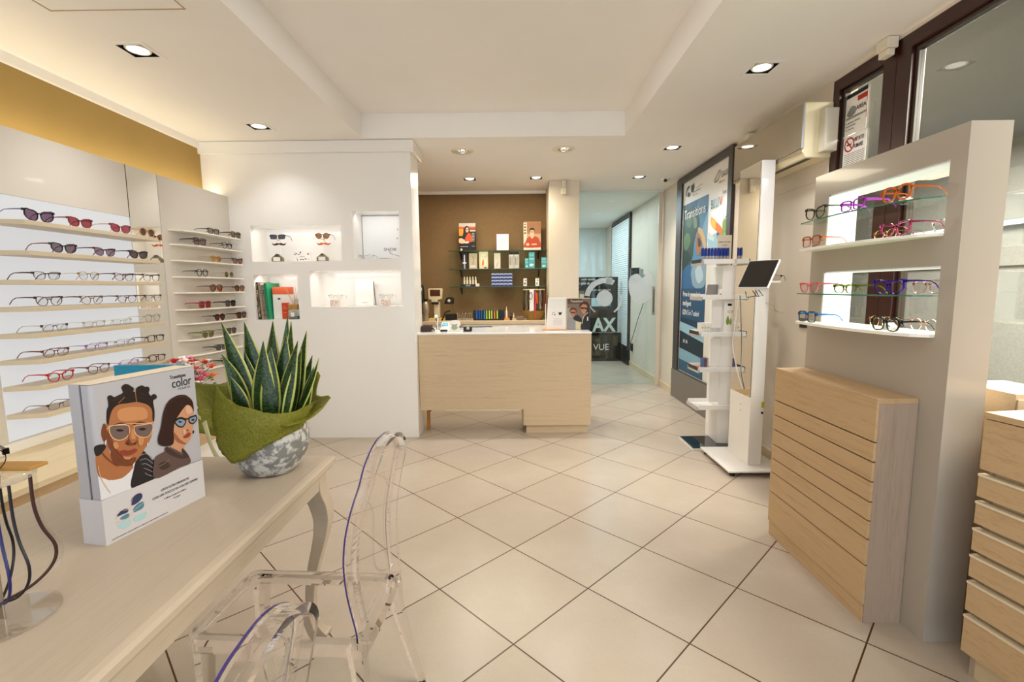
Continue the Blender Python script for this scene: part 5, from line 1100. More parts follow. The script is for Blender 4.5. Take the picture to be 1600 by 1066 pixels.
# ---------------------------------------------------------------- big illuminated-looking poster window on the right wall
XR = 2.09
t = thing('poster_window', 'large dark-framed window poster with a blue lens advert, behind the product tower', 'poster', (2.07, 5.35, 0))
y0, y1 = 4.62, 6.16
holed(B(), 'x', y0, y1, 0, 2.745, 2.055, 2.0899, [(y0+.09, 5.985, .37, 2.675)]).obj('window_frame', mat('dark_bronze_frame', '3c322b', .35), t, .003)
B().box(2.045, y0, .0, 2.0549, y1, .36).obj('lower_panel', mat('taupe_metal', '756c62', .45), t, .003)
B().box(2.078, y0+.0901, .371, 2.0899, 5.984, 2.674).obj('poster_sheet', white, t)
XP = 2.078; UR, O = (0, -1, 0), (XP, 5.97, 0)
L = [('l', '2c5a84', 0, [(.0, .38), (.765, .38), (.765, 2.405), (.0, 2.405)]),
     ('l', '4c7ea2', 0, [(.30, 1.55), (.765, 1.55), (.765, 2.405), (.45, 2.405)]), ('l', '7ba2ba', 0, [(.50, 1.9), (.765, 1.75), (.765, 2.25)]),
     ('l', '1e4464', 0, [(.0, .95), (.765, .95), (.765, 1.4), (.0, 1.4)]), ('l', '132c44', 0, [(.0, .70), (.765, .70), (.765, 1.02), (.0, 1.05)]), ('l', '8fb4c6', 0, [(.0, .88), (.765, .80), (.765, .93), (.0, .99)]), ('l', '10202c', 0, [(.0, .66), (.765, .62), (.765, .80), (.0, .86)]),
     ('l', '7da2b4', 0, [(.0, .52), (.765, .50), (.765, .62), (.0, .66)]), ('l', '2a5068', 0, [(.0, .38), (.765, .38), (.765, .50), (.0, .52)]),
     ('p', '2c4230', 0, [(.02, 2.33), (.10, 2.38), (.22, 2.36), (.33, 2.34), (.42, 2.27), (.50, 2.20), (.53, 2.10), (.44, 2.03), (.38, 1.92), (.36, 1.78), (.28, 1.70), (.12, 1.66), (.03, 1.62), (.01, 1.9)]),
     ('p', '48604a', 0, [(.12, 2.30), (.26, 2.28), (.32, 2.18), (.22, 2.12), (.12, 2.18)]), ('p', '526a48', 0, [(.06, 2.02), (.2, 2.06), (.28, 1.95), (.16, 1.86), (.07, 1.9)]), ('p', '6d7f5c', 0, [(.34, 2.24), (.44, 2.2), (.46, 2.1), (.38, 2.1)]), ('p', '1c2c22', 0, [(.04, 1.84), (.2, 1.84), (.30, 1.76), (.16, 1.68), (.04, 1.66)]),
     ('p', 'c9a878', 0, [(.50, 2.08), (.58, 2.07), (.66, 2.02), (.73, 1.92), (.74, 1.80), (.68, 1.86), (.60, 1.95), (.53, 2.0)]), ('p', '9a6a44', 0, [(.47, 2.03), (.56, 2.0), (.62, 1.93), (.62, 1.83), (.55, 1.77), (.48, 1.80), (.44, 1.90)]), ('p', '3a2a20', 0, [(.50, 1.97), (.58, 1.94), (.60, 1.88), (.53, 1.87)]),
     ('p', '7d97a6', 0, [(.35, 1.62), (.55, 1.72), (.74, 1.7), (.76, 1.45), (.55, 1.40), (.38, 1.45)]), ('p', 'a8bac2', 0, [(.45, 1.60), (.6, 1.66), (.7, 1.52), (.55, 1.46)]),
     ('l', 'd8d2c4', 0, [(.775, .38), (1.25, .38), (1.25, 1.86), (.775, 1.86)]),
     ('p', 'e2a51c', 0, [(.857, 2.145), (.862, 2.07), (1.0, 1.99), (1.0, 2.07)]), ('p', 'd8701c', 0, [(.97, 2.085), (.97, 2.01), (1.118, 1.938), (1.123, 2.003)]), ('l', 'e8c03a', 0, [(.858, 2.14), (.862, 2.075), (1.05, 1.975), (1.05, 2.04)]), ('l', 'dc7018', 0, [(.98, 2.08), (.98, 2.01), (1.118, 1.938), (1.123, 2.003)]),
     ('l', '9cc0cc', 0, [(.78, 1.93), (.98, 1.97), (1.12, 1.87), (1.12, 1.80), (.80, 1.84)]), ('l', '2a6a80', 0, [(1.0, 1.97), (1.05, 1.97), (1.13, 1.86), (1.05, 1.84)]), ('l', 'c8d8d4', 0, [(.80, 2.0), (.95, 1.93), (.95, 1.89), (.79, 1.93)]),
     ('p', '5c3424', 0, [(1.265, 2.149), (1.29, 2.185), (1.33, 2.20), (1.38, 2.215), (1.43, 2.25), (1.50, 2.27), (1.52, 2.15), (1.45, 2.11), (1.31, 2.12)]), ('p', '8a5c40', 0, [(1.33, 2.16), (1.38, 2.19), (1.44, 2.16), (1.4, 2.12)]),
     ('l', '7f9a3c', 0, [(1.14, 1.70), (1.14, 2.05), (1.16, 2.085), (1.20, 2.105), (1.26, 2.12), (1.52, 2.12), (1.52, 1.70)]), ('l', 'a8b860', 0, [(1.14, 1.92), (1.35, 1.96), (1.35, 1.93), (1.14, 1.90)]), ('l', '5a7a2c', 0, [(1.14, 1.74), (1.5, 1.80), (1.5, 1.70), (1.14, 1.70)])]
L = [(k, c, w_, [(min(max(x, -.012), 1.25), y) for x, y in p]) for k, c, w_, p in L]
art('poster_print', t, O, UR, F3, L, off=.0005, step=.0002)
tx = lambda s, sz, x, z, m_, **k: text(s, sz, (XP, 5.97-x, z), UR, F3, m_, t, off=.009, **k)
tx('Transitions', .155, .07, 2.225, white, wx=.92); tx('Prova le nuove lenti', .086, .10, 1.305, white, wx=.78); tx('intelligenti', .086, .10, 1.195, white, wx=.78); tx('GEN S in 7 colori', .086, .10, 1.085, white, wx=.86)
tx('B', .13, .845, 2.232, mat('print_2a6a8a', '2a6a8a'), wx=.8); tx('LU', .13, .915, 2.232, mat('print_4a9ab0', '4a9ab0'), wx=.8); tx('V', .13, 1.05, 2.232, mat('print_d8603a', 'd8603a'), wx=.9); tx('Suite', .05, 1.12, 2.335, inkg, wx=.9)
tx('GALILEO', .078, 1.07, 2.505, mat('print_4a4a3c', '4a4a3c'), wx=.8); tx('Italia Lenti', .032, 1.03, 2.455, mat('print_c87a5a', 'c87a5a'))
tx('ottica e contattologia', .024, .33, 2.50, inkg); tx('benessere visivo', .02, .33, 2.465, mat('print_b8a898', 'b8a898')); tx('comfort', .05, 1.17, 2.075, white)
art('logo_marks', t, O, UR, F3, [('s', '6a6656', .012, [(.90, 2.50), (.94, 2.525), (1.0, 2.57), (1.045, 2.585)]), ('s', '6a6656', .012, [(.92, 2.49), (.99, 2.495), (1.04, 2.54), (1.05, 2.58)]),
    ('p', '14110f', 0, [(.27, 2.52), (.26, 2.56), (.265, 2.60), (.30, 2.59), (.335, 2.61), (.34, 2.57), (.32, 2.53), (.295, 2.51)]), ('p', '14110f', 0, [(.15, 2.50), (.165, 2.53), (.20, 2.53), (.21, 2.50), (.18, 2.48)]), ('s', '14110f', .022, [(.10, 2.50), (.105, 2.545), (.14, 2.585), (.20, 2.60)]), ('s', '3a3632', .004, [(.40, 2.535), (.60, 2.545)])], off=.009)
tx('UV  AR', .06, .15, .74, white, wx=.8)

# switch plate, air conditioner
t = thing('switch_plate', 'black switch plate on the right wall under the display shelf end', 'switch', (2.085, 3.42, 1.12))
B().box(2.078, 3.37, 1.12, 2.0899, 3.47, 1.19).obj('plate', mat('bronze_plate', '2c2018', .3), t, .003); B().box(2.075, 3.385, 1.135, 2.0779, 3.455, 1.175).obj('rocker', black, t, .001)
t = thing('air_conditioner', 'wall air conditioner with a mirror-grey front high on the right wall', 'air conditioner', (2.0, 3.72, 2.28))
acm = mat('ac_mirror_grey', 'b3a894', .06, metal=.8); acw = mat('ac_cream', 'e6d9b4', .35)
B().prism([(1.925, 3.25, 2.262), (2.0899, 3.25, 2.262), (2.0899, 3.25, 2.615), (1.905, 3.25, 2.615), (1.905, 3.25, 2.30)], (0, .97, 0)).obj('casing', acw, t, .006)
B().box(1.898, 3.262, 2.325, 1.9049, 4.235, 2.612).obj('mirror_front', acm, t, .002)
B().box(1.898, 3.248, 2.325, 1.9045, 3.2615, 2.612).obj('side_trim', mat('ac_trim', 'a8b0b8', .3), t)
B().box(1.900, 3.262, 2.300, 1.9049, 4.235, 2.3215).obj('lower_flap', mat('ac_flap', 'a89a80', .15, metal=.5), t, .001)
B().box(1.94, 3.27, 2.2600, 1.975, 4.20, 2.2618).obj('air_slot', black, t)
tag(B().box(2.0, 3.19, 2.29, 2.0899, 3.2495, 2.56).obj('pipe_cover', mat('clear_cover', 'efe6d2', .2, trans=.3), None, .006), 'clear-fronted white box fixed beside the near end of the air conditioner', 'cover')
tag(B().box(2.03, 4.28, 2.63, 2.0899, 4.36, 2.74).obj('contact_sensor', mat('aged_white_plastic', 'e2d9c4', .4), None, .005), 'cream plastic sensor box at the far end of the air conditioner', 'sensor')

# stickers on the small window pane
XS = 2.1275
t = thing('warning_sticker', 'white video surveillance sticker reading AREA VIDEOSORVEGLIATA on the small window', 'sticker', (XS, 3.12, 2.40), 'stickers on the small window pane')
B().box(XS-.0008, 2.998, 2.37, XS, 3.184, 2.62).obj('sheet', white, t)
art('print', t, (XS-.0008, 3.184, 2.37), UR, F3, [('l', '14110f', 0, rect(0, .225, .186, .25)), ('l', 'b8281c', 0, rect(.10, .185, .184, .215)), ('p', '8a8a88', 0, [(.01, .13), (.05, .17), (.09, .155), (.085, .12), (.04, .11)]), ('l', 'b8281c', 0, rect(.181, .06, .186, .22))], off=.0003)
ts = lambda s, sz, y, z, m_, tt, **k: text(s, sz, (XS-.0008, y, z), UR, F3, m_, tt, off=.0012, **k)
ts('AREA', .034, 3.09, 2.505, inkm, t, bold=.0005); ts('VIDEOSORVEGLIATA', .019, 3.178, 2.465, inkm, t); ts('La registrazione è effettuata', .011, 3.176, 2.44, inkm, t); ts('da questo esercizio', .011, 3.176, 2.42, inkm, t); ts('Art. 13 del codice', .010, 3.176, 2.40, inkm, t)
t = thing('warning_sticker', 'white no-smoking sticker reading VIETATO FUMARE on the small window', 'sticker', (XS, 3.05, 2.13), 'stickers on the small window pane')
B().box(XS-.0016, 2.985, 2.13, XS-.0009, 3.184, 2.365).obj('sheet', white, t)
rg = [(.052+.040*cos(2*pi*k/24), .178+.040*sin(2*pi*k/24)) for k in range(25)]
art('print', t, (XS-.0016, 3.184, 2.13), UR, F3, [('s', 'b01c18', .010, rg), ('l', '14110f', 0, rect(.03, .172, .07, .182)), ('s', '14110f', .003, [(.072, .178), (.078, .19)]), ('s', 'b01c18', .009, [(.026, .208), (.078, .148)])] + [('l', '8a8680', 0, rect(.012, .118-k*.011, .190, .122-k*.011)) for k in range(9)], off=.0003)
text('VIETATO', .034, (XS-.0016, 3.09, 2.315), UR, F3, inkm, t, off=.0012, wx=.62, bold=.0004); text('FUMARE', .034, (XS-.0016, 3.09, 2.275), UR, F3, inkm, t, off=.0012, wx=.62, bold=.0004)

# ---------------------------------------------------------------- counter top items
ZC = 1.0003
t = thing('wallet_case', 'dark brown leather case lying at the left end of the counter top', 'case', (-.92, 4.72, 1.0))
B().box(-.978+.045, 4.66, ZC, -.835, 4.78, 1.062).obj('case_body', mottled('brown_leather', '2c1410', '3a1c16', 60, .4, .3), t, .010, ); B().tube([(-.835, 4.70, 1.03), (-.815, 4.69, 1.03), (-.805, 4.70, 1.006)], .006, 6).obj('strap', mat('strap_brown', '2a1a12', .4), t)
t = thing('optical_loupe_stand', 'white and chrome optician tool with dark arm standing on the counter', 'tool', (-.76, 4.70, 1.0))
B().lathe([(.001, 0), (.045, 0), (.045, .006), (.02, .014), (.001, .014)], (-.77, 4.70, ZC), 20, cap=False).obj('foot', white, t)
B().tube([(-.77, 4.70, 1.01), (-.775, 4.70, 1.08), (-.765, 4.70, 1.13), (-.785, 4.70, 1.17)], .014, 8, r2=.008).obj('stem', chrome, t, smooth=True)
B().tube([(-.815, 4.70, 1.18), (-.785, 4.70, 1.12), (-.765, 4.70, 1.06), (-.762, 4.70, 1.02)], .005, 6).obj('dark_arm', black, t); B().ball((-.735, 4.69, 1.035), .028, 12).obj('knob', acryl, t); B().ball((-.79, 4.69, 1.15), .016, 10).obj('joint', white_g, t)
t = thing('card_terminal', 'white card terminal with small blue display on the counter', 'card reader', (-.70, 4.70, 1.0))
B().prism([(-.745, 4.64, ZC), (-.745, 4.80, ZC), (-.745, 4.80, 1.09), (-.745, 4.68, 1.03)], (.085, 0, 0)).obj('terminal_body', white, t, .004)
B().box(-.738, 4.635, 1.004, -.668, 4.6405, 1.024).obj('slot', black, t); 
B().prism([(-.735, 4.72, 1.0535), (-.735, 4.78, 1.084), (-.675, 4.78, 1.084), (-.675, 4.72, 1.0535)], (0, 0, .001)).obj('display', mat('lcd_blue', '6ab0c8', .2), t)
t = thing('card_holder', 'small white shaped card holder with a green emblem on the counter', 'holder', (-.60, 4.68, 1.0))
B().prism([(x, 4.68, z) for x, z in ((-.655, ZC), (-.55, ZC), (-.555, 1.03), (-.562, 1.05), (-.545, 1.07), (-.552, 1.105), (-.59, 1.115), (-.63, 1.112), (-.655, 1.10), (-.658, 1.07), (-.645, 1.05), (-.655, 1.02))], (0, .012, 0)).obj('plate', white, t, .002)
art('emblem', t, (-.655, 4.68, 1.0), E3, F3, [('p', '9aa888', 0, [(.02, .075), (.05, .070), (.08, .078), (.075, .055), (.085, .035), (.05, .015), (.018, .035), (.028, .055)])])
t = thing('tape_dispenser', 'small black tape dispenser on the counter beside the white holder', 'dispenser', (-.48, 4.69, 1.0))
B().box(-.515, 4.66, ZC, -.43, 4.72, 1.05).obj('dispenser_body', black, t, .012); B().cyl((-.468, 4.655, 1.035), (-.468, 4.6599, 1.035), .016, seg=16).obj('hub', mat('hub_ivory', 'b8ae9a', .4), t); B().box(-.545, 4.66, ZC, -.516, 4.70, 1.012).obj('tape_end', white, t)
t = thing('counter_brochure_box', 'white tall leaflet box with two small black logos on an orange-brown mat on the counter', 'box', (.41, 4.78, 1.0))
B().box(.275, 4.70, ZC, .515, 4.88, 1.004).obj('brown_mat', mat('orange_wood', 'b77a35', .5), t)
b = B(); pts = [(.312, 1.0045), (.512, 1.0045), (.512, 1.322)] + [(.345+.012*cos(a)-.0, 1.322+.0+.012*sin(a)-.012) for a in (pi/2, 3*pi/4, pi)]
b.prism([(x, 4.76, z) for x, z in pts], (0, .05, 0)); b.obj('box_body', white, t, .002)
B().box(.305, 4.79, 1.0045, .3115, 4.83, 1.26).obj('side_flap', white, t)
art('logos', t, (.312, 4.76, 1.0), E3, F3, [('p', '14110f', 0, [(.125, .165), (.125, .18), (.14, .176), (.155, .182), (.152, .16), (.135, .148)]), ('s', '14110f', .004, [(.062, .15), (.066, .172), (.085, .18)]), ('p', '14110f', 0, [(.078, .155), (.085, .162), (.094, .155), (.085, .148)])] + [('l', 'd0ccc6', 0, rect(.07, .05+k*.012, .16, .054+k*.012)) for k in range(6)])
t = thing('people_poster', 'small counter poster of two people in dark sunglasses headed Transitions', 'poster', (.63, 4.78, 1.0))
B().box(.5155, 4.76, ZC, .752, 4.80, 1.318).obj('stand_card', mat('frame_cream', 'd8c8a8', .5), t, .001)
art('portrait', t, (.522, 4.76, 1.0), E3, F3, [('l', '7a6550', 0, rect(0, .003, .228, .315)), ('l', '5c4028', 0, rect(0, .262, .15, .315)), ('l', '9a9690', 0, rect(0, .10, .06, .22)), ('l', '8a8a88', 0, rect(.005, .01, .09, .125)), ('l', 'c8b890', 0, rect(.085, .005, .15, .10)), ('l', '2a2220', 0, rect(.19, .003, .228, .25)),
   ('p', '1c1412', 0, [(.06, .12), (.10, .15), (.14, .12), (.15, .08), (.09, .09)]), ('p', '14100f', 0, [(.14, .005), (.15, .10), (.18, .16), (.215, .18), (.23, .12), (.228, .003)]), ('s', 'd8d4d0', .006, [(.15, .06), (.165, .13), (.21, .175)]), ('l', 'd8d4d0', 0, rect(.20, .09, .212, .13)),
   ('p', 'b87850', 0, [(.030, .19), (.045, .215), (.075, .21), (.085, .185), (.078, .15), (.06, .125), (.045, .145), (.035, .165)]), ('p', '5c2a14', 0, [(.022, .18), (.032, .215), (.06, .225), (.09, .21), (.092, .175), (.078, .20), (.045, .203)]), ('l', '0c0a0a', 0, [(.030, .182), (.082, .180), (.078, .165), (.060, .170), (.042, .166)]),
   ('p', 'bc8058', 0, [(.135, .235), (.15, .26), (.185, .262), (.20, .235), (.195, .195), (.175, .16), (.155, .165), (.142, .19)]), ('p', '3c1c10', 0, [(.120, .225), (.13, .268), (.165, .285), (.205, .275), (.22, .24), (.208, .20), (.198, .245), (.16, .258), (.138, .24)]), ('l', '0c0a0a', 0, [(.130, .228), (.205, .222), (.198, .204), (.172, .212), (.145, .208)])])
text('Transitions', .032, (.555, 4.76, 1.278), E3, F3, white, t, off=.006, wx=.85)

# ---------------------------------------------------------------- things on the back worktop
ZB = 1.0003
t = thing('lens_meter', 'cream optical lens meter with a brown screen on the back worktop', 'optical instrument', (-1.07, 6.4, 1.0))
crm = mat('instrument_cream', 'd8c8a4', .4)
B().box(-1.16, 6.32, ZB, -.94, 6.52, 1.03).obj('instrument_base', mat('honey_pale', 'd8b868', .5), t, .004)
B().box(-1.10, 6.40, 1.03, -1.02, 6.48, 1.25).obj('neck', crm, t, .008); B().box(-1.125, 6.37, 1.215, -1.03, 6.3999, 1.245).obj('dark_collar', black, t, .004)
B().prism([(x, 6.38, z) for x, z in ((-1.125, 1.246), (-1.045, 1.246), (-1.04, 1.275), (-.985, 1.29), (-.975, 1.42), (-1.0, 1.432), (-1.15, 1.432), (-1.168, 1.42), (-1.165, 1.29), (-1.125, 1.275))], (0, .05, 0)).obj('head', crm, t, .004)
B().box(-1.142, 6.3785, 1.325, -1.005, 6.3799, 1.412).obj('screen', mat('brown_screen', '4a2416', .2), t)
t = thing('thermos_bottle', 'tall dark bottle with green foot at the far left of the back worktop', 'bottle', (-1.25, 6.35, 1.0))
B().lathe([(.001, 0), (.042, 0), (.042, .09), (.001, .09)], (-1.25, 6.35, ZB), 18, cap=False).obj('foot_band', mat('pale_band2', '8a8a70', .4), t); B().lathe([(.001, .0901), (.043, .0901), (.04, .40), (.026, .48), (.02, .49), (.001, .49)], (-1.25, 6.35, ZB), 18, cap=False).obj('bottle_body', mat('dark_green_black', '10140f', .25), t, smooth=True); B().box(-1.27, 6.306, 1.40, -1.235, 6.3075, 1.44).obj('bottle_label', white, t)
t = thing('tool_turret', 'grey metal cylinder instrument with a black knob on the back worktop', 'optical instrument', (-1.17, 6.22, 1.0))
B().lathe([(.001, 0), (.036, 0), (.032, .02), (.036, .06), (.032, .10), (.042, .12), (.046, .19), (.036, .24), (.02, .26), (.001, .26)], (-1.175, 6.22, ZB), 16, cap=False).obj('cylinder', mat('worn_metal', 'a89c84', .35, metal=.5), t, smooth=True); B().lathe([(.001, .2605), (.026, .2605), (.026, .295), (.001, .295)], (-1.175, 6.22, ZB), 14, cap=False).obj('knob', black, t)
t = thing('desk_lamp', 'small black desk lamp with a dome shade on the back worktop', 'lamp', (-.85, 6.4, 1.0))
B().box(-.935, 6.33, ZB, -.785, 6.45, 1.085).obj('lamp_base', black, t, .006); B().tube([(-.835, 6.40, 1.085), (-.85, 6.40, 1.22), (-.862, 6.40, 1.24)], .006, 6).obj('lamp_arm', mat('bronze_arm', '6a5a3a', .4), t)
B().prism([(x, 6.35, z) for x, z in ((-.955, 1.218), (-.83, 1.218), (-.828, 1.30), (-.85, 1.312), (-.905, 1.312), (-.925, 1.295))], (0, .10, 0)).obj('lamp_shade', black, t, .012)
B().ball((-.885, 6.345, 1.262), .022, 10).obj('lamp_reflector', mat('shade_reflector', 'cfc8a8', .2), t)
B().tube([(-.98, 6.3, 1.0), (-.93, 6.3, 1.11), (-.87, 6.34, 1.13)], .010, 6).obj('brace', black, t)
hand = ['e0a050', 'd87020', '1c2c5a', 'c8b088', '3a3a3a', 'd8c890', '6a6a5a', 'b8b0a0', 'a8a49a']
for k in range(9):
    x = -.765+k*.0225
    t = thing('small_screwdriver', ('orange' if k < 2 else 'dark' if k in (2, 4) else 'pale') + '-tipped small optician screwdriver standing in the rack beside the black lamp', 'screwdriver', (x, 6.30, 1.0), 'screwdrivers in the rack, ' + ('orange' if k < 2 else 'dark' if k in (2, 4) else 'pale'))
    B().cyl((x, 6.30, 1.012), (x-.006, 6.30, 1.085), .0055, seg=8).obj('shaft', steel, t); B().ball((x-.007, 6.30, 1.093), .0085, 8).obj('handle_tip', mat('tip_'+hand[k], hand[k], .4), t)
tag(B().box(-.775, 6.27, ZB, -.575, 6.33, 1.011).obj('screwdriver_rack', steel), 'low metal rack holding the small screwdrivers', 'rack')
t = thing('plier_rack', 'black block holding coloured pliers on the back worktop', 'rack', (-.35, 6.3, 1.0))
B().box(-.558, 6.28, ZB, -.146, 6.36, 1.135).obj('rack_block', black, t, .002)
cols = ['2a6ac8', '1c5ab8', '2a5a98', '2a8ac8', 'b8d83a', 'c8e04a', 'c0dc5a', 'e8882a', 'c8e04a']
for k, (x, c) in enumerate(zip((-.51, -.477, -.449, -.408, -.378, -.343, -.311, -.274, -.238), cols)):
    n = {'2a6ac8': 'blue', '1c5ab8': 'blue', '2a5a98': 'blue', '2a8ac8': 'sky blue', 'b8d83a': 'lime', 'c8e04a': 'lime', 'c0dc5a': 'lime', 'e8882a': 'orange'}[c]
    t = thing('optical_pliers', 'pliers with %s handle sleeve in the black rack' % n, 'pliers', (x, 6.27, 1.0), '%s-handled pliers in the rack' % n)
    B().tube([(x, 6.272, 1.02), (x, 6.272, 1.13)], .009, 8).obj('handle_sleeve', mat('sleeve_'+c, c, .35), t); B().tube([(x, 6.272, 1.13), (x+.004, 6.275, 1.16)], .004, 6).obj('jaw', steel, t)
for nm, x, h, r, c, lab, cap in (('glue_bottle', -.115, .13, .013, 'ece4d0', 'slim white bottle on an orange foot beside the plier rack', 'ece4d0'), ('dark_bottle', -.058, .09, .016, '2a2420', 'small dark bottle with pointed cap beside the slim white one', '14110f'), ('dropper_bottle', -.02, .085, .009, 'e4dcc8', 'thin pale dropper bottle right of the dark bottle', 'e4dcc8')):
    t = thing(nm, lab, 'bottle', (x, 6.3, 1.0))
    B().lathe([(.001, 0), (r, 0), (r, h*.65), (r*.5, h*.78), (.001, h*.78)], (x, 6.30, ZB+(.032 if nm == 'glue_bottle' else 0)), 12, cap=False).obj('bottle_body', mat('bt_'+c, c, .3), t); B().cyl((x, 6.3, ZB+h*.78+(.032 if nm == 'glue_bottle' else 0)), (x, 6.3, ZB+h*1.15+(.032 if nm == 'glue_bottle' else 0)), r*.5, r*.25, 10).obj('cap', mat('bt_'+cap, cap, .3), t)
    if nm == 'glue_bottle': B().box(x-.027, 6.27, ZB, x+.027, 6.33, ZB+.03).obj('orange_foot', mat('orange_foot', 'e08a20', .5), t)
tag(B().lathe([(.001, 0), (.045, 0), (.06, .035), (.062, .05), (.055, .05), (.04, .01), (.001, .01)], (.065, 6.30, ZB), 20, cap=False).obj('small_bowl', mat('bowl_brown', '8a7460', .4), smooth=True), 'small brown bowl left of the cord carousel on the back worktop', 'bowl')
t = thing('cord_carousel', 'round wooden carousel of glasses cords on the back worktop', 'display stand', (.25, 6.38, 1.0))
B().lathe([(.001, 0), (.10, 0), (.15, .10), (.155, .125), (.14, .12), (.09, .015), (.001, .015)], (.255, 6.38, ZB), 28, cap=False).obj('tray', mat('amber_basket', '9a7a3a', .4), t, smooth=True)
B().cyl((.255, 6.38, 1.01), (.255, 6.38, 1.41), .012).obj('pole', steel, t); B().lathe([(.001, .395), (.145, .395), (.145, .408), (.001, .408)], (.255, 6.38, ZB), 28, cap=False).obj('top_ring', mat('ring_cream', 'd8ccaa', .4), t)
t2c = ['1a1614', '6a5a48', '3a342c', '8a8070', '2a2622', 'c81e2c', 'e0641a', '1c1814', '5a4a3a', 'b8b0a0', '141210', '705a48', 'c8401c', '3a3a34']
for k, c in enumerate(t2c):
    a = R(180+k*13.8); x, y = .255+.137*cos(a), 6.38+.137*sin(a); h_ = rnd.uniform(.22, .33)
    B().tube(smooth_loop([(x-.004, y, 1.40), (x-.010, y, 1.40-h_*.5), (x, y, 1.40-h_), (x+.010, y, 1.40-h_*.5), (x+.004, y, 1.40)], 4, False), .0045, 6).obj('hanging_cord', mat('cordc_'+c, c, .5), t)
B().box(.19, 6.232, 1.12, .245, 6.238, 1.405).obj('white_card', white, t); B().tube(smooth_loop([(.205+.02*cos(q), 6.228, 1.32+.045*sin(q)) for q in [k*pi/4 for k in range(8)]], 3), .004, 6, closed=True).obj('black_loop', black, t); B().tube([(.27, 6.234, 1.38), (.265, 6.234, 1.03)], .010, 6).obj('pink_cord', mat('hot_pink', 'd83a5a', .5), t); B().tube([(.285, 6.234, 1.36), (.29, 6.234, 1.22)], .011, 6).obj('orange_cord', mat('hot_orange', 'e0641a', .5), t)

# ---------------------------------------------------------------- glass shelves on the back wall and what stands there
for z, lab in ((1.935, 'top'), (1.69, 'middle'), (1.45, 'bottom')):
    t = thing('glass_wall_shelf', '%s green glass shelf on dark brackets on the taupe back wall' % lab, 'shelf', (-.21, 6.64, z-.012), 'green glass wall shelves')
    g = B().box(-.90, 6.50, z-.010, .4395, 6.7499, z).obj('glass', pane_g, t); B().box(-.90, 6.498, z-.010, .4395, 6.4999, z).obj('dark_green_edge', mat('dark_green_edge', '24402e', .15), g)
    for x in (-.755, .325):
        B().prism([(x, 6.749, z-.0105), (x, 6.53, z-.0105), (x, 6.56, z-.03), (x, 6.68, z-.07), (x, 6.749, z-.11)], (.012, 0, 0)).obj('bracket', mat('bracket_brown', '20120c', .3), t)
def flatbox(name, lab, cat, x0, z0, x1, z1, m_, group=None, y=6.56, d=.04, layers=None, k=1, side=None):
    t = thing(name, lab, cat, ((x0+x1)/2, y+d/2, z0), group)
    B().box(x0, y, z0+.0003, x1, y+d, z1).obj('body', m_, t, .001)
    if layers: art('print', t, (x0, y, z0), E3, F3, layers, k)
    return t
S1, S2, S3 = 1.935, 1.69, 1.45
flatbox('portrait_card', 'dark poster card of a seated woman in an orange top on the top glass shelf', 'card', -.755, S1, -.53, 2.305, mat('card_dark', '1c1210', .4), 'portrait cards on the top glass shelf', layers=[
   ('l', 'b8b4b0', 0, rect(0, .325, .225, .37)), ('l', 'c85a2a', 0, rect(0, .305, .225, .325)), ('l', 'e08a2a', 0, rect(.0, .20, .06, .30)), ('l', '8a3a24', 0, rect(.12, .28, .225, .305)), ('l', 'c0b0a0', 0, rect(.12, .26, .225, .28)),
   ('p', '1c0e0c', 0, [(.05, .18), (.065, .27), (.085, .325), (.115, .335), (.14, .31), (.15, .25), (.165, .20), (.12, .16)]), ('p', 'd8a888', 0, [(.09, .28), (.10, .31), (.125, .31), (.132, .28), (.12, .25), (.10, .25)]), ('l', '14110f', 0, rect(.092, .281, .130, .288)),
   ('p', 'c8481c', 0, [(.11, .22), (.14, .24), (.17, .20), (.18, .13), (.13, .12), (.08, .15)]), ('p', 'd8b090', 0, [(.0, .16), (.03, .17), (.08, .14), (.06, .10), (.0, .11)]), ('p', 'c8b8a8', 0, [(.06, .12), (.12, .13), (.13, .105), (.08, .10)]), ('l', '100a0c', 0, rect(0, 0, .225, .09)), ('l', 'e8d8b0', 0, rect(.015, .005, .04, .03))] + [('l', 'a8a098', 0, rect(.015, .055, .12, .062)), ('l', 'a8a098', 0, rect(.17, .06, .21, .065))] + [('l', 'c8c0b8', 0, rect(.175, .13+.02*k, .21, .136+.02*k)) for k in range(6)])
flatbox('price_card', 'small plain white text card in the middle of the top glass shelf', 'card', -.245, S1, -.082, 2.155, pc, d=.012, layers=[('l', 'c8c0b4', 0, rect(.03, .035+.022*k, .13-.01*(k % 3), .040+.022*k)) for k in range(7)])
text('Il tuo sguardo', .014, (-.163, 6.56, 2.12), E3, F3, mat('print_a8a094', 'a8a094'), [o for o in C.objects if o.name.startswith('price_card')][0], align='CENTER')
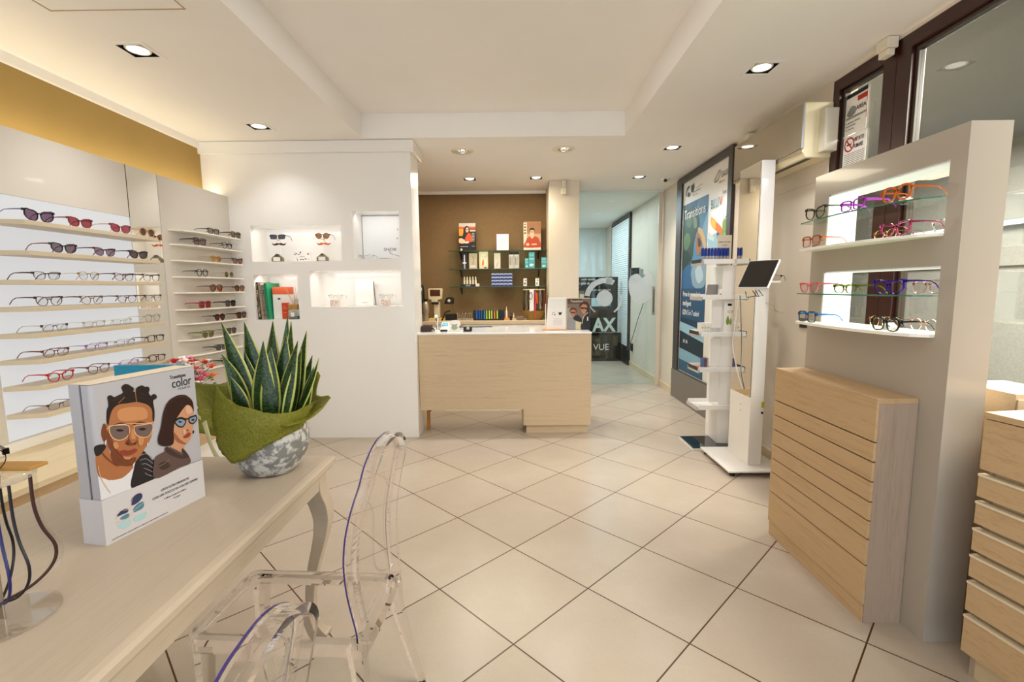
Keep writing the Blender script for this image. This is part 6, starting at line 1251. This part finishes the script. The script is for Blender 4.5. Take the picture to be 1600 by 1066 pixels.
flatbox('portrait_card', 'brown poster card of a man with crossed arms in orange on the top glass shelf', 'card', .122, S1, .36, 2.318, mat('card_brown', 'a87a50', .45), 'portrait cards on the top glass shelf', layers=[
   ('l', 'b89878', 0, rect(.04, .10, .235, .25)), ('l', 'ded4c4', 0, rect(0, 0, .235, .035)), ('l', '9a6a44', 0, rect(.05, .22, .235, .37)), ('l', 'd8c8b0', 0, rect(.0, .04, .045, .37)), ('l', '5a3a28', 0, rect(.008, .22, .034, .24)), ('l', '5a3a28', 0, rect(.008, .26, .034, .28)), ('l', '5a3a28', 0, rect(.008, .30, .034, .32)), ('l', '5a3a28', 0, rect(.008, .34, .034, .355)),
   ('p', 'b0401c', 0, [(.01, .04), (.03, .12), (.055, .17), (.10, .19), (.14, .19), (.195, .17), (.22, .12), (.23, .045)]), ('p', 'dcb090', 0, [(.095, .18), (.115, .155), (.14, .18), (.145, .20), (.10, .20)]), ('p', 'dcae8c', 0, [(.088, .25), (.09, .21), (.115, .185), (.14, .21), (.145, .25), (.13, .28), (.10, .28)]), ('p', '1c100e', 0, [(.08, .245), (.085, .28), (.11, .30), (.145, .29), (.155, .25), (.14, .27), (.095, .268)]), ('l', '14110f', 0, rect(.09, .242, .144, .250)), ('p', 'dcb090', 0, [(.03, .075), (.06, .10), (.08, .075), (.06, .06)]), ('p', 'dcb090', 0, [(.11, .085), (.17, .09), (.18, .075), (.12, .07)])])
for x0, x1, h, c, lab, L in ((-.626, -.516, .21, 'b8ac94', 'pale carton with a green wire drawing on the middle glass shelf', [('s', '5a6a4a', .004, [(.03, .03), (.05, .08), (.06, .13), (.04, .18)]), ('s', '8a7a50', .004, [(.08, .18), (.06, .12), (.07, .05)]), ('l', 'd8d0c0', 0, rect(.02, .02, .09, .05))]),
      (-.487, -.366, .23, 'd8cca4', 'cream carton with an orange figure on the middle glass shelf', [('p', 'd8802a', 0, [(.035, .05), (.045, .12), (.06, .13), (.065, .06)]), ('l', 'e4dcc8', 0, rect(.025, .05, .095, .20)), ('p', 'd8802a', 0, [(.035, .05), (.045, .12), (.06, .13), (.065, .06)]), ('s', '8a7a60', .003, [(.035, .18), (.06, .15), (.085, .18), (.08, .12)]), ('l', '2a2018', 0, rect(.065, .008, .10, .022))]),
      (-.283, -.196, .21, 'd0c8b8', 'narrow white carton with a grey pen drawing on the middle glass shelf', [('s', '6a6a6a', .006, [(.035, .03), (.045, .07), (.05, .09)]), ('s', 'b0a880', .004, [(.03, .17), (.05, .13), (.055, .10)])])):
    flatbox('accessory_carton', lab, 'carton', x0, S2, x1, S2+h, mat('carton_'+c, c, .45), 'accessory cartons on the middle glass shelf', layers=L)
t = flatbox('spray_pack', 'dark blister pack with a white spray pen, leftmost on the middle glass shelf', 'pack', -.716, S2, -.660, S2+.21, mat('dark_pack', '1c1a24', .3), d=.02, layers=[('l', 'd0d0dc', 0, rect(.02, .04, .036, .19)), ('l', 'e0e0e8', 0, rect(.002, .075, .054, .09)), ('l', '9a9ab8', 0, rect(.018, .005, .038, .07))])
for i, (x0, x1) in enumerate(((-.081, -.013), (-.009, .06))): flatbox('solution_twin_box', '%s of the two grey-white boxes with black tops on the middle glass shelf' % ('left' if i == 0 else 'right'), 'box', x0, S2, x1, S2+.225, mat('twin_grey', 'bfbab0', .45), 'grey-white twin boxes', layers=[('l', '14110f', 0, rect(0, .19, .068, .225)), ('l', 'e4e0d8', 0, rect(.005, .175, .063, .19)), ('l', '8a8680', 0, rect(.01, .05, .03, .15)), ('l', 'a8a49c', 0, rect(.036, .05, .058, .15))])
for x0, x1, h, lab in ((.139, .188, .14, 'short teal carton, left of the tall one, on the middle glass shelf'), (.192, .273, .22, 'tall teal carton on the middle glass shelf'), (.363, .438, .15, 'square teal carton at the pillar end of the middle glass shelf')):
    flatbox('contact_lens_box', lab, 'box', x0, S2, x1, S2+h, mat('teal_box', '4aa0a8' if h != .15 else '1c8a8a', .4), 'teal cartons on the middle glass shelf', layers=[('l', '9ad0d4', 0, rect(.006, h*.55, x1-x0-.006, h*.62)), ('p', 'd0e8e8', 0, [(.01, h*.2), (.03, h*.3), (x1-x0-.01, h*.22), (.03, h*.12)]), ('l', '7ac0c8', 0, rect(.006, h*.75, x1-x0-.01, h*.92))])
t = thing('black_display_tray', 'low black tray under the five little cream bottles on the bottom glass shelf', 'tray', (-.64, 6.57, S3)); B().box(-.75, 6.53, S3+.0003, -.545, 6.62, S3+.032).obj('tray', black, t, .002); text('OPTIKA', .018, (-.675, 6.53, S3+.008), E3, F3, white, t)
for k in range(5):
    x = -.697+k*.039; t = thing('cream_bottle', 'little cream spray bottle in the black tray on the bottom glass shelf', 'bottle', (x, 6.575, S3+.032), 'five cream bottles in the black tray')
    B().lathe([(.001, 0), (.014, 0), (.014, .055), (.001, .055)], (x, 6.575, S3+.0324), 12, cap=False).obj('bottle_body', mat('ivory', 'e6dcc4', .35), t); B().lathe([(.001, .0555), (.012, .0555), (.011, .085), (.005, .105), (.001, .105)], (x, 6.575, S3+.0324), 12, cap=False).obj('cap', mat('ivory2', 'd8ccb0', .35), t)
tag(B().box(-.54, 6.54, S3+.0003, -.49, 6.58, S3+.04).obj('small_cube', mat('ivory', 'e6dcc4', .35), None, .002), 'small ivory cube right of the black tray on the bottom glass shelf', 'box')
for r_ in range(4):
    for c_ in range(5):
        x0, z0 = -.322+c_*.0575, S3+.0003+r_*.045
        t = thing('lens_pack', 'small blue and white contact lens pack in the stacked block on the bottom glass shelf', 'box', (x0+.028, 6.58, z0), 'blue and white packs in the stacked block')
        B().box(x0, 6.54, z0, x0+.0565, 6.62, z0+.0445).obj('pack', mat('pack_blue', '34447c', .4), t)
        art('print', t, (x0, 6.54, z0), E3, F3, [('p', 'c0c8e0', 0, [(.004, .02), (.025, .028), (.052, .022), (.052, .036), (.02, .04), (.004, .036)]), ('l', '1c2450', 0, rect(.004, .004, .05, .012))])
for x0, x1, lab, c in ((.117, .164, 'small white box with dark print on the bottom glass shelf', '5a4a5a'), (.282, .332, 'small white box with green print on the bottom glass shelf', '5a9a70')):
    flatbox('eye_drop_box', lab, 'box', x0, S3, x1, S3+.105, pc, 'small white boxes on the bottom glass shelf', layers=[('l', c, 0, rect(.012, .02, .03, .05)), ('l', c, 0, rect(.02, .07, .04, .085))])
